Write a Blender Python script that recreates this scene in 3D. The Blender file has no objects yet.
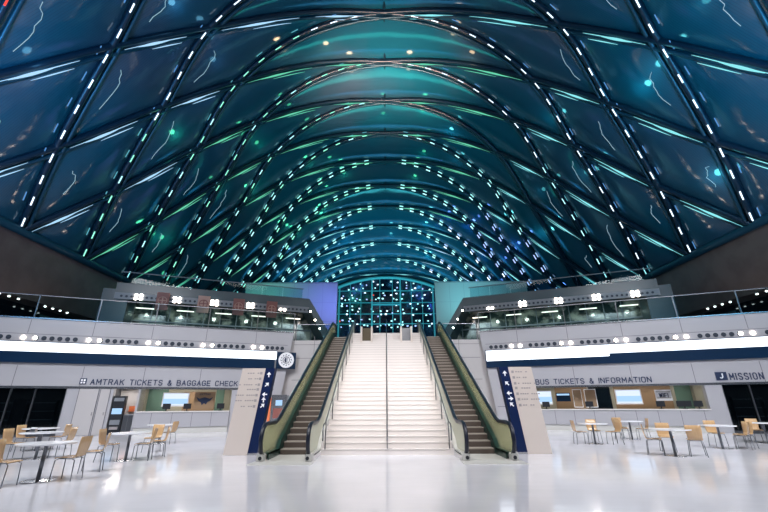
import bpy, bmesh, math, random
import numpy as np
from mathutils import Vector, Matrix
R = math.radians
random.seed(7)
scene = bpy.context.scene
col = scene.collection

# ------------------------------------------------------------------ camera, world, light, exposure
cam_d = bpy.data.cameras.new('camera')
cam_d.sensor_width = 36.0
cam_d.lens = 395 / 768 * 36.0
cam_d.clip_end = 400
cam = bpy.data.objects.new('camera', cam_d)
col.objects.link(cam)
cam.matrix_world = (Matrix.Translation((0, 0, 1.5)) @ Matrix.Rotation(R(0.29), 4, 'Z')
                    @ Matrix.Rotation(R(90 + 20.55), 4, 'X') @ Matrix.Rotation(R(-0.3), 4, 'Z'))
scene.camera = cam

world = bpy.data.worlds.new('night_sky')
scene.world = world
world.use_nodes = True
world.node_tree.nodes['Background'].inputs[0].default_value = (0.02, 0.05, 0.1, 1)
world.node_tree.nodes['Background'].inputs[1].default_value = 0.4

scene.view_settings.view_transform = 'Standard'
scene.view_settings.look = 'None'
scene.view_settings.gamma = 1.0
scene.view_settings.exposure = 0.0
scene.view_settings.use_curve_mapping = False


def area(name, loc, target, size, size_y, power, color=(1, 1, 1), spread=180):
    d = bpy.data.lights.new(name, 'AREA')
    d.shape = 'RECTANGLE'
    d.size = size
    d.size_y = size_y
    d.energy = power
    d.color = color
    d.spread = R(spread)
    o = bpy.data.objects.new(name, d)
    col.objects.link(o)
    o.location = loc
    o.rotation_euler = (Vector(target) - Vector(loc)).to_track_quat('-Z', 'Y').to_euler()
    return o


def lamp(name, loc, power, color, radius=0.15):
    d = bpy.data.lights.new(name, 'POINT')
    d.energy = power
    d.color = color
    d.shadow_soft_size = radius
    o = bpy.data.objects.new(name, d)
    col.objects.link(o)
    o.location = loc
    return o


def spot(name, loc, target, power, color, angle=60, blend=0.6, radius=0.12):
    d = bpy.data.lights.new(name, 'SPOT')
    d.energy = power
    d.color = color
    d.spot_size = R(angle)
    d.spot_blend = blend
    d.shadow_soft_size = radius
    o = bpy.data.objects.new(name, d)
    col.objects.link(o)
    o.location = loc
    o.rotation_euler = (Vector(target) - Vector(loc)).to_track_quat('-Z', 'Y').to_euler()
    return o


# added area lamps, unseen overhead, shining down on floor, stair and counters
area('hall_fill_center', (0, 6, 22), (0, 17, 0), 8, 5, 1250, (1.0, 0.93, 0.90), 110)
area('hall_fill_west', (-13, 4, 17), (-13, 19, 1), 8, 5, 1750, (0.93, 0.95, 1.0), 110)
area('hall_fill_east', (13, 4, 17), (13, 19, 1), 8, 5, 1750, (0.93, 0.95, 1.0), 110)
area('stair_fill', (0, 1, 13), (0, 18, 2.5), 3.4, 3, 160, (1.0, 0.93, 0.89), 40)
# coloured washes on the roof membrane and the upper walls
area('blue_wash_west', (-17, 6, 8), (-21, 22, 24), 6, 4, 1100, (0.12, 0.50, 1.0), 105)
area('blue_wash_east', (17, 6, 8), (21, 22, 24), 6, 4, 1100, (0.10, 0.58, 1.0), 105)
area('teal_wash_middle', (0, 46.5, 14), (0, 50, 35), 9, 6, 600, (0.05, 0.85, 0.75), 150)
area('ridge_bounce_fill', (0, 26, 9), (0, 33, 35), 3, 2, 1900, (1.0, 0.58, 0.40), 46)  # added lamp standing in for warm bounce off stair and floor
area('teal_wash_end', (0, 66, 12), (0, 80, 26), 9, 8, 3000, (0.08, 0.80, 0.95), 150)


# ------------------------------------------------------------------ materials
def mat(name, color, rough=0.5, metal=0.0, spec=0.5, trans=0.0, ior=1.45, coat=0.0):
    m = bpy.data.materials.new(name)
    m.use_nodes = True
    b = m.node_tree.nodes['Principled BSDF']
    b.inputs['Base Color'].default_value = (*color, 1)
    b.inputs['Roughness'].default_value = rough
    b.inputs['Metallic'].default_value = metal
    b.inputs['Specular IOR Level'].default_value = spec
    b.inputs['Transmission Weight'].default_value = trans
    b.inputs['IOR'].default_value = ior
    b.inputs['Coat Weight'].default_value = coat
    return m


def emit(name, color, strength):
    m = bpy.data.materials.new(name)
    m.use_nodes = True
    nt = m.node_tree
    nt.nodes.clear()
    e = nt.nodes.new('ShaderNodeEmission')
    e.inputs[0].default_value = (*color, 1)
    e.inputs[1].default_value = strength
    o = nt.nodes.new('ShaderNodeOutputMaterial')
    nt.links.new(e.outputs[0], o.inputs[0])
    return m


def noise_mix(m, c1, c2, scale, lo=0.4, hi=0.6, detail=3):
    nt = m.node_tree
    tc = nt.nodes.new('ShaderNodeTexCoord')
    n = nt.nodes.new('ShaderNodeTexNoise')
    n.inputs['Scale'].default_value = scale
    n.inputs['Detail'].default_value = detail
    r = nt.nodes.new('ShaderNodeValToRGB')
    r.color_ramp.elements[0].position = lo
    r.color_ramp.elements[1].position = hi
    r.color_ramp.elements[0].color = (*c1, 1)
    r.color_ramp.elements[1].color = (*c2, 1)
    nt.links.new(tc.outputs['Object'], n.inputs['Vector'])
    nt.links.new(n.outputs['Fac'], r.inputs['Fac'])
    nt.links.new(r.outputs['Color'], nt.nodes['Principled BSDF'].inputs['Base Color'])
    return n, r


def thin_glass(name, tint, refl=0.12, rough=0.03, body=None, body_amount=0.0):
    m = bpy.data.materials.new(name)
    m.use_nodes = True
    nt = m.node_tree
    nt.nodes.clear()
    t = nt.nodes.new('ShaderNodeBsdfTransparent')
    t.inputs[0].default_value = (*tint, 1)
    g = nt.nodes.new('ShaderNodeBsdfGlossy')
    g.inputs['Roughness'].default_value = rough
    fr = nt.nodes.new('ShaderNodeLayerWeight')
    fr.inputs[0].default_value = refl
    mx = nt.nodes.new('ShaderNodeMixShader')
    nt.links.new(fr.outputs['Fresnel'], mx.inputs[0])
    nt.links.new(t.outputs[0], mx.inputs[1])
    nt.links.new(g.outputs[0], mx.inputs[2])
    out = nt.nodes.new('ShaderNodeOutputMaterial')
    last = mx
    if body:
        d = nt.nodes.new('ShaderNodeBsdfDiffuse')
        d.inputs[0].default_value = (*body, 1)
        m2 = nt.nodes.new('ShaderNodeMixShader')
        m2.inputs[0].default_value = body_amount
        nt.links.new(mx.outputs[0], m2.inputs[1])
        nt.links.new(d.outputs[0], m2.inputs[2])
        last = m2
    nt.links.new(last.outputs[0], out.inputs[0])
    return m


M = {}
M['floor'] = mat('polished_terrazzo', (0.66, 0.66, 0.69), 0.11, spec=0.75)
nt = M['floor'].node_tree
noise_mix(M['floor'], (0.70, 0.70, 0.75), (0.80, 0.80, 0.86), 0.35, 0.35, 0.65)
tc = nt.nodes.new('ShaderNodeTexCoord')
mp = nt.nodes.new('ShaderNodeMapping')
mp.inputs['Scale'].default_value = (1.2, 4.0, 1)
nz = nt.nodes.new('ShaderNodeTexNoise')
nz.inputs['Scale'].default_value = 0.6
bp = nt.nodes.new('ShaderNodeBump')
bp.inputs['Strength'].default_value = 0.05
bp.inputs['Distance'].default_value = 0.05
nt.links.new(tc.outputs['Object'], mp.inputs[0])
nt.links.new(mp.outputs[0], nz.inputs['Vector'])
nt.links.new(nz.outputs['Fac'], bp.inputs['Height'])
nt.links.new(bp.outputs[0], nt.nodes['Principled BSDF'].inputs['Normal'])
M['white_panel'] = mat('white_metal_panel', (0.40, 0.40, 0.435), 0.35)
M['white_panel_b'] = mat('white_metal_panel_warm', (0.47, 0.455, 0.465), 0.35)
M['seam'] = mat('panel_joint', (0.16, 0.16, 0.18), 0.6)
M['navy'] = mat('navy_panel', (0.002, 0.019, 0.055), 0.35, spec=0.3)
M['strip'] = emit('light_band', (0.86, 0.92, 1.0), 2.6)
M['lamp'] = emit('warm_lamp', (1.0, 0.86, 0.72), 22)
M['lamp_small'] = emit('small_warm_lamp', (1.0, 0.93, 0.88), 9)
M['dark'] = mat('dark_anodised', (0.015, 0.018, 0.025), 0.4)
M['vent'] = mat('vent_dark', (0.02, 0.03, 0.05), 0.5)
M['dark_glass'] = mat('dark_storefront_glass', (0.006, 0.012, 0.018), 0.05, spec=0.8)
M['chrome'] = mat('brushed_steel', (0.6, 0.6, 0.62), 0.25, 1.0)
M['steel_dark'] = mat('dark_steel', (0.16, 0.17, 0.19), 0.3, 0.9)
M['rail_glass'] = thin_glass('railing_glass', (0.72, 0.84, 0.86), 0.18)
M['brown'] = mat('bronze_brown_cladding', (0.052, 0.045, 0.043), 0.45)
noise_mix(M['brown'], (0.14, 0.078, 0.070), (0.17, 0.10, 0.09), 0.8)
M['wood'] = mat('maple_plywood', (0.62, 0.36, 0.16), 0.14, spec=0.8)
nt = M['wood'].node_tree
tc = nt.nodes.new('ShaderNodeTexCoord')
mp = nt.nodes.new('ShaderNodeMapping')
mp.inputs['Scale'].default_value = (30, 3, 3)
nz = nt.nodes.new('ShaderNodeTexNoise')
nz.inputs['Scale'].default_value = 1.0
rp = nt.nodes.new('ShaderNodeValToRGB')
rp.color_ramp.elements[0].color = (0.50, 0.31, 0.15, 1)
rp.color_ramp.elements[1].color = (0.62, 0.41, 0.22, 1)
nt.links.new(tc.outputs['Object'], mp.inputs[0])
nt.links.new(mp.outputs[0], nz.inputs['Vector'])
nt.links.new(nz.outputs['Fac'], rp.inputs['Fac'])
nt.links.new(rp.outputs[0], nt.nodes['Principled BSDF'].inputs['Base Color'])
M['table_white'] = mat('white_laminate', (0.86, 0.87, 0.92), 0.2)
M['stair'] = mat('white_terrazzo_step', (0.64, 0.605, 0.59), 0.35)
M['nosing'] = mat('grey_nosing', (0.52, 0.49, 0.48), 0.5)
M['esc_step'] = mat('ribbed_aluminium_step', (0.32, 0.29, 0.26), 0.45, 0.2)
M['esc_riser'] = mat('dark_step_riser', (0.075, 0.06, 0.052), 0.5, 0.2)
M['rubber'] = mat('black_rubber_handrail', (0.006, 0.010, 0.022), 0.35)
M['bal_out'] = thin_glass('green_tinted_balustrade_glass', (0.95, 0.97, 0.90), 0.05, 0.05, (0.92, 0.88, 0.60), 0.22)
M['bal_in'] = thin_glass('cream_balustrade_glass', (0.93, 0.95, 0.88), 0.05, 0.05, (0.90, 0.88, 0.76), 0.45)
M['skirt'] = mat('dark_green_skirt', (0.010, 0.038, 0.032), 0.3)
M['deck'] = mat('satin_deck', (0.56, 0.56, 0.54), 0.3)
M['white_clad'] = mat('white_cladding', (0.72, 0.70, 0.69), 0.4)
M['totem'] = mat('totem_cream', (0.56, 0.50, 0.465), 0.35)
M['totem_navy'] = mat('totem_navy_stripe', (0.004, 0.014, 0.062), 0.45, spec=0.2)
M['print_white'] = mat('white_print', (0.85, 0.86, 0.9), 0.5)
M['print_grey'] = mat('grey_print', (0.30, 0.28, 0.29), 0.5)
M['letter'] = mat('navy_letter', (0.02, 0.035, 0.085), 0.4)
M['screen'] = emit('screen_blue', (0.42, 0.66, 1.0), 1.1)
M['screen_pale'] = emit('screen_pale', (0.75, 0.85, 1.0), 1.1)
M['oak'] = mat('warm_wood_panel', (0.30, 0.20, 0.12), 0.5)
M['beige'] = mat('beige_backwall', (0.40, 0.39, 0.32), 0.6)
M['green_pane'] = mat('green_window_pane', (0.14, 0.24, 0.20), 0.2)
M['shop_back'] = mat('smoky_shop_glazing', (0.10, 0.14, 0.13), 0.12, spec=0.8)
M['bronze'] = mat('dark_bronze', (0.05, 0.035, 0.012), 0.4)
noise_mix(M['shop_back'], (0.03, 0.05, 0.05), (0.42, 0.42, 0.36), 1.1, 0.45, 0.62, 6)
M['orange'] = mat('orange_panel', (0.75, 0.20, 0.08), 0.4)
M['red'] = mat('red_poster', (0.24, 0.085, 0.075), 0.5)
M['blush'] = mat('blush_print', (0.48, 0.27, 0.22), 0.5)
M['grey_mid'] = mat('mid_grey_metal', (0.20, 0.22, 0.25), 0.4)
M['grey_teal'] = mat('grey_teal_fascia', (0.022, 0.055, 0.075), 0.3)
M['upper_white'] = mat('upper_white_wall', (0.34, 0.36, 0.38), 0.5)
M['rib'] = mat('navy_steel_rib', (0.006, 0.028, 0.055), 0.3, 0.2)
M['rib_pipe'] = mat('blue_steel_cable_tray', (0.012, 0.065, 0.105), 0.35, 0.3)
M['cushion'] = mat('etfe_cushion', (0.01, 0.09, 0.15), 0.13, spec=0.9)
M['upper_floor'] = mat('upper_floor_tile', (0.40, 0.42, 0.44), 0.3)
M['end_glass'] = mat('end_window_glass', (0.05, 0.07, 0.13), 0.12, 1.0)
M['mullion'] = mat('teal_mullion', (0.20, 0.42, 0.45), 0.4)
DASH = {'cold': emit('led_cold', (0.70, 0.86, 1.0), 2.1), 'cyan': emit('led_cyan', (0.45, 0.95, 1.0), 1.7),
        'green': emit('led_green', (0.30, 1.0, 0.72), 1.4), 'blue': emit('led_blue', (0.40, 0.55, 1.0), 1.5),
        'red': emit('led_red', (1.0, 0.08, 0.06), 1.3)}
BACK = {'back_cyan': emit('reflected_led_cyan', (0.15, 0.6, 0.75), 0.8), 'back_blue': emit('reflected_led_blue', (0.12, 0.38, 0.85), 0.8),  # second dash row imitates the fittings mirrored in the membrane
        'back_cyan_far': emit('reflected_led_cyan_far', (0.35, 0.95, 0.95), 1.3), 'back_blue_far': emit('reflected_led_blue_far', (0.35, 0.6, 1.0), 1.3)}
GLOW = {'reflection_line': emit('reflection_glow', (0.45, 0.75, 0.9), 0.8), 'cold': emit('glow_cold', (0.42, 0.72, 1.0), 1.1), 'cyan': emit('glow_cyan', (0.28, 0.88, 0.95), 1.0),  # glowing lines imitate highlights on flat ribs and membrane reflections
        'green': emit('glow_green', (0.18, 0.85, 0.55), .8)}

# cushion: fine joint lines and greyish patches painting floor light reflected in the membrane
nt = M['cushion'].node_tree
b = nt.nodes['Principled BSDF']
uv = nt.nodes.new('ShaderNodeUVMap')
wv = nt.nodes.new('ShaderNodeTexWave')
wv.wave_type = 'BANDS'
wv.bands_direction = 'X'
wv.inputs['Scale'].default_value = 14
rp1 = nt.nodes.new('ShaderNodeValToRGB')
rp1.color_ramp.elements[0].position = 0.0
rp1.color_ramp.elements[0].color = (0.6, 0.6, 0.6, 1)
rp1.color_ramp.elements[1].position = 0.06
rp1.color_ramp.elements[1].color = (1, 1, 1, 1)
tc = nt.nodes.new('ShaderNodeTexCoord')
n1 = nt.nodes.new('ShaderNodeTexNoise')
n1.inputs['Scale'].default_value = 0.09
n1.inputs['Detail'].default_value = 5
rp2 = nt.nodes.new('ShaderNodeValToRGB')
rp2.color_ramp.elements[0].position = 0.42
rp2.color_ramp.elements[0].color = (0.007, 0.098, 0.160, 1)
rp2.color_ramp.elements[1].position = 0.68
rp2.color_ramp.elements[1].color = (0.045, 0.090, 0.145, 1)
mul = nt.nodes.new('ShaderNodeMixRGB')
mul.blend_type = 'MULTIPLY'
mul.inputs[0].default_value = 1
nt.links.new(uv.outputs[0], wv.inputs['Vector'])
nt.links.new(wv.outputs['Fac'], rp1.inputs[0])
nt.links.new(tc.outputs['Object'], n1.inputs['Vector'])
nt.links.new(n1.outputs['Fac'], rp2.inputs[0])
nt.links.new(rp2.outputs[0], mul.inputs[1])
nt.links.new(rp1.outputs[0], mul.inputs[2])
nt.links.new(mul.outputs[0], b.inputs['Base Color'])
n2 = nt.nodes.new('ShaderNodeTexNoise')
n2.inputs['Scale'].default_value = 0.9
n2.inputs['Detail'].default_value = 2
bp = nt.nodes.new('ShaderNodeBump')
bp.inputs['Strength'].default_value = 0.12
bp.inputs['Distance'].default_value = 0.12
nt.links.new(tc.outputs['Object'], n2.inputs['Vector'])
nt.links.new(n2.outputs['Fac'], bp.inputs['Height'])
nt.links.new(bp.outputs[0], b.inputs['Normal'])


# ------------------------------------------------------------------ helpers
class MB:
    def __init__(s):
        s.v, s.f, s.m = [], [], []

    def quad8(s, p, mi=0):           # 8 points: bottom ring 0-3, top ring 4-7
        n = len(s.v)
        s.v += [tuple(q) for q in p]
        for f in ((0, 3, 2, 1), (4, 5, 6, 7), (0, 1, 5, 4), (1, 2, 6, 5), (2, 3, 7, 6), (3, 0, 4, 7)):
            s.f.append(tuple(n + i for i in f))
            s.m.append(mi)

    def box(s, x0, x1, y0, y1, z0, z1, mi=0):
        s.quad8([(x0, y0, z0), (x1, y0, z0), (x1, y1, z0), (x0, y1, z0), (x0, y0, z1), (x1, y0, z1), (x1, y1, z1), (x0, y1, z1)], mi)

    def prism(s, pts, off, mi=0):    # polygon points extruded by vector off
        n = len(s.v)
        k = len(pts)
        off = Vector(off)
        s.v += [tuple(Vector(p)) for p in pts] + [tuple(Vector(p) + off) for p in pts]
        s.f.append(tuple(range(n, n + k)))
        s.f.append(tuple(range(n + 2 * k - 1, n + k - 1, -1)))
        s.m += [mi, mi]
        for i in range(k):
            j = (i + 1) % k
            s.f.append((n + i, n + k + i, n + k + j, n + j))
            s.m.append(mi)

    def tube(s, pts, r, n=8, mi=0, caps=True, rs=None):
        pts = [Vector(p) for p in pts]
        base = len(s.v)
        prev = None
        for i, p in enumerate(pts):
            a = pts[max(i - 1, 0)]
            b_ = pts[min(i + 1, len(pts) - 1)]
            d = (b_ - a).normalized()
            if prev is None:
                ref = Vector((0, 0, 1)) if abs(d.z) < 0.9 else Vector((1, 0, 0))
                x = d.cross(ref).normalized()
            else:
                x = (prev - d * prev.dot(d)).normalized()
            prev = x
            y = d.cross(x)
            rr = rs[i] if rs else r
            for k in range(n):
                t = 2 * math.pi * k / n
                s.v.append(tuple(p + x * (rr * math.cos(t)) + y * (rr * math.sin(t))))
        for i in range(len(pts) - 1):
            for k in range(n):
                a = base + i * n + k
                b_ = base + i * n + (k + 1) % n
                s.f.append((a, b_, b_ + n, a + n))
                s.m.append(mi)
        if caps:
            s.f.append(tuple(base + k for k in reversed(range(n))))
            s.f.append(tuple(base + (len(pts) - 1) * n + k for k in range(n)))
            s.m += [mi, mi]

    def build(s, name, mats, parent=None, smooth=False, bevel=0.0):
        me = bpy.data.meshes.new(name)
        me.from_pydata(s.v, [], s.f)
        if not isinstance(mats, (list, tuple)):
            mats = [mats]
        for m in mats:
            me.materials.append(m)
        me.polygons.foreach_set('material_index', s.m)
        if smooth:
            me.polygons.foreach_set('use_smooth', [True] * len(s.f))
        me.update()
        bm = bmesh.new()
        bm.from_mesh(me)
        bmesh.ops.recalc_face_normals(bm, faces=bm.faces)
        if bevel:
            bmesh.ops.bevel(bm, geom=bm.edges[:], offset=bevel, segments=2, affect='EDGES', clamp_overlap=True)
        bm.to_mesh(me)
        bm.free()
        o = bpy.data.objects.new(name, me)
        col.objects.link(o)
        if parent:
            o.parent = parent
        return o


def tag(o, label=None, cat=None, group=None, kind=None):
    if label:
        o['label'] = label
    if cat:
        o['category'] = cat
    if group:
        o['group'] = group
    if kind:
        o['kind'] = kind
    return o


def empty(name, loc=(0, 0, 0), rz=0.0):
    o = bpy.data.objects.new(name, None)
    col.objects.link(o)
    o.empty_display_size = 0.2
    o.location = loc
    o.rotation_euler = (0, 0, rz)
    return o


def copy_tree(o, parent=None):
    c = o.copy()
    col.objects.link(c)
    if parent:
        c.parent = parent
    for ch in list(o.children):
        copy_tree(ch, c)
    return c


def struct(o):
    o['kind'] = 'structure'
    return o


# ------------------------------------------------------------------ structure: floor
m = MB()
m.box(-30, 30, -14, 31, -0.3, 0)
struct(m.build('floor', M['floor']))

# lobby walls stand along a straight line on each side of the stair; s runs outward, n towards the hall
O = {-1: Vector((-6.3, 27.0, 0)), 1: Vector((6.3, 27.0, 0))}
U = {-1: Vector((-.9285, -.3714, 0)), 1: Vector((.9285, -.3714, 0))}
N = {-1: Vector((.3714, -.9285, 0)), 1: Vector((-.3714, -.9285, 0))}


def WP(side, s, n, z):
    return O[side] + U[side] * s + N[side] * n + Vector((0, 0, z))


def wbox(mb, side, s0, s1, n0, n1, z0, z1, mi=0, lean0=0.0, lean1=0.0):
    # lean shifts the s of the upper ring
    mb.quad8([WP(side, s0, n0, z0), WP(side, s1, n0, z0), WP(side, s1, n1, z0), WP(side, s0, n1, z0),
              WP(side, s0 + lean0, n0, z1), WP(side, s1 + lean1, n0, z1), WP(side, s1 + lean1, n1, z1), WP(side, s0 + lean0, n1, z1)], mi)


def wdisc(mb, side, s, n, z, r, th, k=14, mi=0):
    ring = []
    for i in range(k):
        t = 2 * math.pi * i / k
        ring.append(WP(side, s + r * math.cos(t), n, z + r * math.sin(t)))
    mb.prism(ring, N[side] * th, mi)


SMAX = 19.5
for side, nm, openings in ((-1, 'wall_west', [(3.5, 8.45), (8.55, 9.75), (11.95, 19.5)]), (1, 'wall_east', [(3.05, 11.75), (12.5, 19.5)])):
    m = MB()
    # solid piers between openings, from the floor up to the head at 2.42
    edges = [0.75] + [e for o in openings for e in o] + [SMAX]
    for i in range(0, len(edges) - 1, 2):
        a, b_ = edges[i], edges[i + 1]
        if b_ - a > 0.02:
            wbox(m, side, a, b_, -0.5, 0, 0, 2.42, 0, lean0=(-0.28 if i == 0 else 0))
    wbox(m, side, 0.47, SMAX, -0.5, 0, 2.42, 6.05, 0, lean0=-0.47)
    # joints
    jm = 1
    for k in range(6):
        s = 2.42 + 3.0 * k
        wbox(m, side, s - .015, s + .015, 0, 0.004, 5.25, 6.0, jm)
        wbox(m, side, s - .015, s + .015, 0, 0.004, 2.5, 3.55, jm)
    wbox(m, side, 0.35, SMAX, 0, 0.004, 5.20, 5.23, jm)
    wbox(m, side, 0.75, 3.3, 0, 0.004, 1.30, 1.33, jm)
    wbox(m, side, 1.9, 1.93, 0, 0.004, 0.0, 2.4, jm)
    wbox(m, side, 1.0, 3.3, 0, 0.004, 2.40, 2.43, jm)
    struct(m.build(nm, [M['white_panel'], M['seam']]))
    # parapet coping
    m = MB()
    wbox(m, side, 0.0, SMAX, -0.55, 0.05, 6.05, 6.12)
    struct(m.build('trim_1' if side < 0 else 'trim_2', M['chrome']))
    # steel head strip over the shopfronts
    m = MB()
    wbox(m, side, 3.0, SMAX, 0.0, 0.03, 2.38, 2.50)
    struct(m.build('trim_3' if side < 0 else 'trim_4', M['chrome']))

# white wall behind the escalators between the lobby walls (sides of the stair opening)
for side in (-1, 1):
    m = MB()
    m.box(*sorted((side * 2.1, side * 7.4)), 27.3, 27.6, 0, 5.60, 0)
    for z in (1.4, 3.0, 4.4, 5.3):
        m.box(*sorted((side * 3.7, side * 6.3)), 27.295, 27.3, z, z + .03, 1)
    m.box(*sorted((side * 4.9, side * 4.93)), 27.295, 27.3, 0, 5.9, 1)
    struct(m.build('wall_back_west' if side < 0 else 'wall_back_east', [M['white_panel_b'], M['seam']]))

# upper level floor
m = MB()
for side in (-1, 1):
    a, b_ = WP(side, 0, -0.5, 0), WP(side, SMAX, -0.5, 0)
    poly = [(a.x, a.y, 5.35), (b_.x, b_.y, 5.35), (side * 27.5, b_.y, 5.35), (side * 27.5, 86, 5.35), (0, 86, 5.35), (0, 27.45, 5.35), (side * 6.35, 27.45, 5.35)]
    if side > 0:
        poly = poly[::-1]
    m.prism(poly, (0, 0, 0.25))
struct(m.build('floor_upper', M['upper_floor']))

# long side abutments that carry the roof (brown upper mass, recessed glazing below)
for side in (-1, 1):
    x0, x1 = sorted((side * 25.9, side * 27.6))
    m = MB()
    m.box(x0, x1, -10, 86, 8.7, 13.15, 0)
    x0, x1 = sorted((side * 27.5, side * 27.9))
    m.box(x0, x1, -10, 86, 0, 8.7, 1)
    struct(m.build('wall_left' if side < 0 else 'wall_right', [M['brown'], M['dark_glass']]))

# ------------------------------------------------------------------ the vault
sp, Yz = 6.0, 25.25
tt = np.array([0, .05, .2, .41, .61, .82, 1.0])
gg = np.array([0, .016, .085, .25, .5, .75, 1.0])
XX = np.array([0, 1.8, 7.1, 13.6, 18.0, 22.4, 26.0])
VV = np.array([1, .997, .945, .762, .515, .235, 0])


def dense(xs, ys, even=None):
    """Catmull style monotone-ish interpolation on a dense table"""
    d = np.gradient(ys, xs)
    if even:
        d[0] = 0
    out = []
    q = np.linspace(xs[0], xs[-1], 401)
    for x in q:
        i = min(np.searchsorted(xs, x, side='right') - 1, len(xs) - 2)
        h = xs[i + 1] - xs[i]
        t = (x - xs[i]) / h
        out.append((2 * t**3 - 3 * t**2 + 1) * ys[i] + (t**3 - 2 * t**2 + t) * h * d[i] + (-2 * t**3 + 3 * t**2) * ys[i + 1] + (t**3 - t**2) * h * d[i + 1])
    return q, np.array(out)


Tq, Gq = dense(tt, gg)
_, Xq = dense(tt, XX)
_, Vq = dense(tt, VV, True)
ridge_y = np.array([-40, -10, 0, 10, 20, 25.7, 31.7, 37.7, 43.7, 49.7, 55.7, 61.7, 67.7, 73.7, 79.7, 85.7])
ridge_z = np.array([24, 29.5, 31, 32.4, 33.7, 34.4, 35.1, 35.4, 35.35, 35.0, 34.4, 33.75, 32.8, 31.85, 30.7, 29.3])
BASE = 13.1


def surf(a, b_):
    Y = Yz + sp * (a + b_) / 2
    g = max(-1, min(1, (b_ - a) / 4))
    t = np.interp(abs(g), Gq, Tq)
    X = -math.copysign(np.interp(t, Tq, Xq), g) if g else 0.0
    Zr = np.interp(Y, ridge_y, ridge_z)
    return Vector((X, Y, BASE + (Zr - BASE) * np.interp(t, Tq, Vq)))


def inward(a, b_):
    e = 0.04
    p = surf(a, b_)
    d1 = surf(a + e, b_ + e) - surf(a - e, b_ - e)
    g = (b_ - a) / 4
    if abs(g) > .97:
        s_ = math.copysign(.97, g) * 4
        m_ = (a + b_) / 2
        d2 = surf(m_ - s_ / 2 - e, m_ + s_ / 2 + e) - surf(m_ - s_ / 2 + e, m_ + s_ / 2 - e)
    else:
        d2 = surf(a - e, b_ + e) - surf(a + e, b_ - e)
    n = d1.cross(d2).normalized()
    if n.dot(Vector((0, p.y, 12)) - p) < 0:
        n = -n
    return n


YLO, YHI = -10.4, 85.8
roof = struct(empty('ceiling'))
verts, faces, uvs = [], [], []
K = 7
for a in range(-9, 13):
    for b_ in range(-9, 13):
        yc = Yz + sp * (a + b_ + 1) / 2
        if abs(b_ - a) > 4 or yc < YLO or yc > YHI:
            continue
        base = len(verts)
        tri = abs(b_ - a) == 4
        for i in range(K + 1):
            for j in range(K + 1):
                fa, fb = a + i / K, b_ + j / K
                p = surf(fa, fb)
                g = abs(fb - fa) / 4
                bul = 1.0 * (max(0, math.sin(math.pi * i / K) * math.sin(math.pi * j / K))) ** 0.6
                if g > 0.97:
                    bul = 0
                p = p + inward(fa, fb) * (bul * 0.45)
                p.y = min(p.y, 85.35)
                verts.append(tuple(p))
                uvs.append(((fa + fb) * 0.5, (fb - fa)))
        for i in range(K):
            for j in range(K):
                q = [base + i * (K + 1) + j, base + (i + 1) * (K + 1) + j, base + (i + 1) * (K + 1) + j + 1, base + i * (K + 1) + j + 1]
                out = sum(1 for (ii, jj) in ((i, j), (i + 1, j), (i + 1, j + 1), (i, j + 1)) if abs((b_ + jj / K) - (a + ii / K)) / 4 > 1.0001)
                if out >= 3:
                    continue
                faces.append(q)
me = bpy.data.meshes.new('roof_membrane')
me.from_pydata(verts, [], faces)
ul = me.uv_layers.new(name='UVMap')
for lp in me.loops:
    ul.data[lp.index].uv = uvs[lp.vertex_index]
me.materials.append(M['cushion'])
me.polygons.foreach_set('use_smooth', [True] * len(faces))
me.update()
o = bpy.data.objects.new('roof_membrane', me)
col.objects.link(o)
o.parent = roof

# ridge rib
m = MB()
pts = [surf(y, y) + Vector((0, 0, -0.1)) for y in np.arange(-6, 10.01, 0.5)]
m.tube(pts, 0.13, 6)
m.build('ridge_rib', M['rib'], roof, True)
# edge beam at the springing line
for side in (-1, 1):
    m = MB()
    m.tube([(side * 25.75, y, 13.1) for y in (-10, 40, 86)], 0.32, 8)
    m.build('edge_beam', M['rib_pipe'], roof, True)


def colour_of(p, steep):
    """which coloured light the fitting or highlight shows"""
    if p.y > 62:
        return 'cold' if (p.x > 8 and random.random() < .5) else 'cyan'
    if p.x > 10 and p.y > 50 and p.z < 28:
        return 'blue'
    if steep:
        if p.x < 2 and 26 < p.y < 62:
            return 'green' if random.random() < .6 else 'cyan'
        return 'cyan' if p.y > 36 else 'cold'
    if p.x < 12 and p.y > 27 and p.y < 62 and not (p.x < -14 and p.y < 31):
        return 'green'
    return 'cyan' if p.x > 0 or p.y > 40 else 'cold'


def pos_on(fam, idx, g):
    # fam 0: steep on the left; fam 1: steep on the right
    if fam == 0:
        return idx, idx + 4 * g
    return idx - 4 * g, idx


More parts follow.
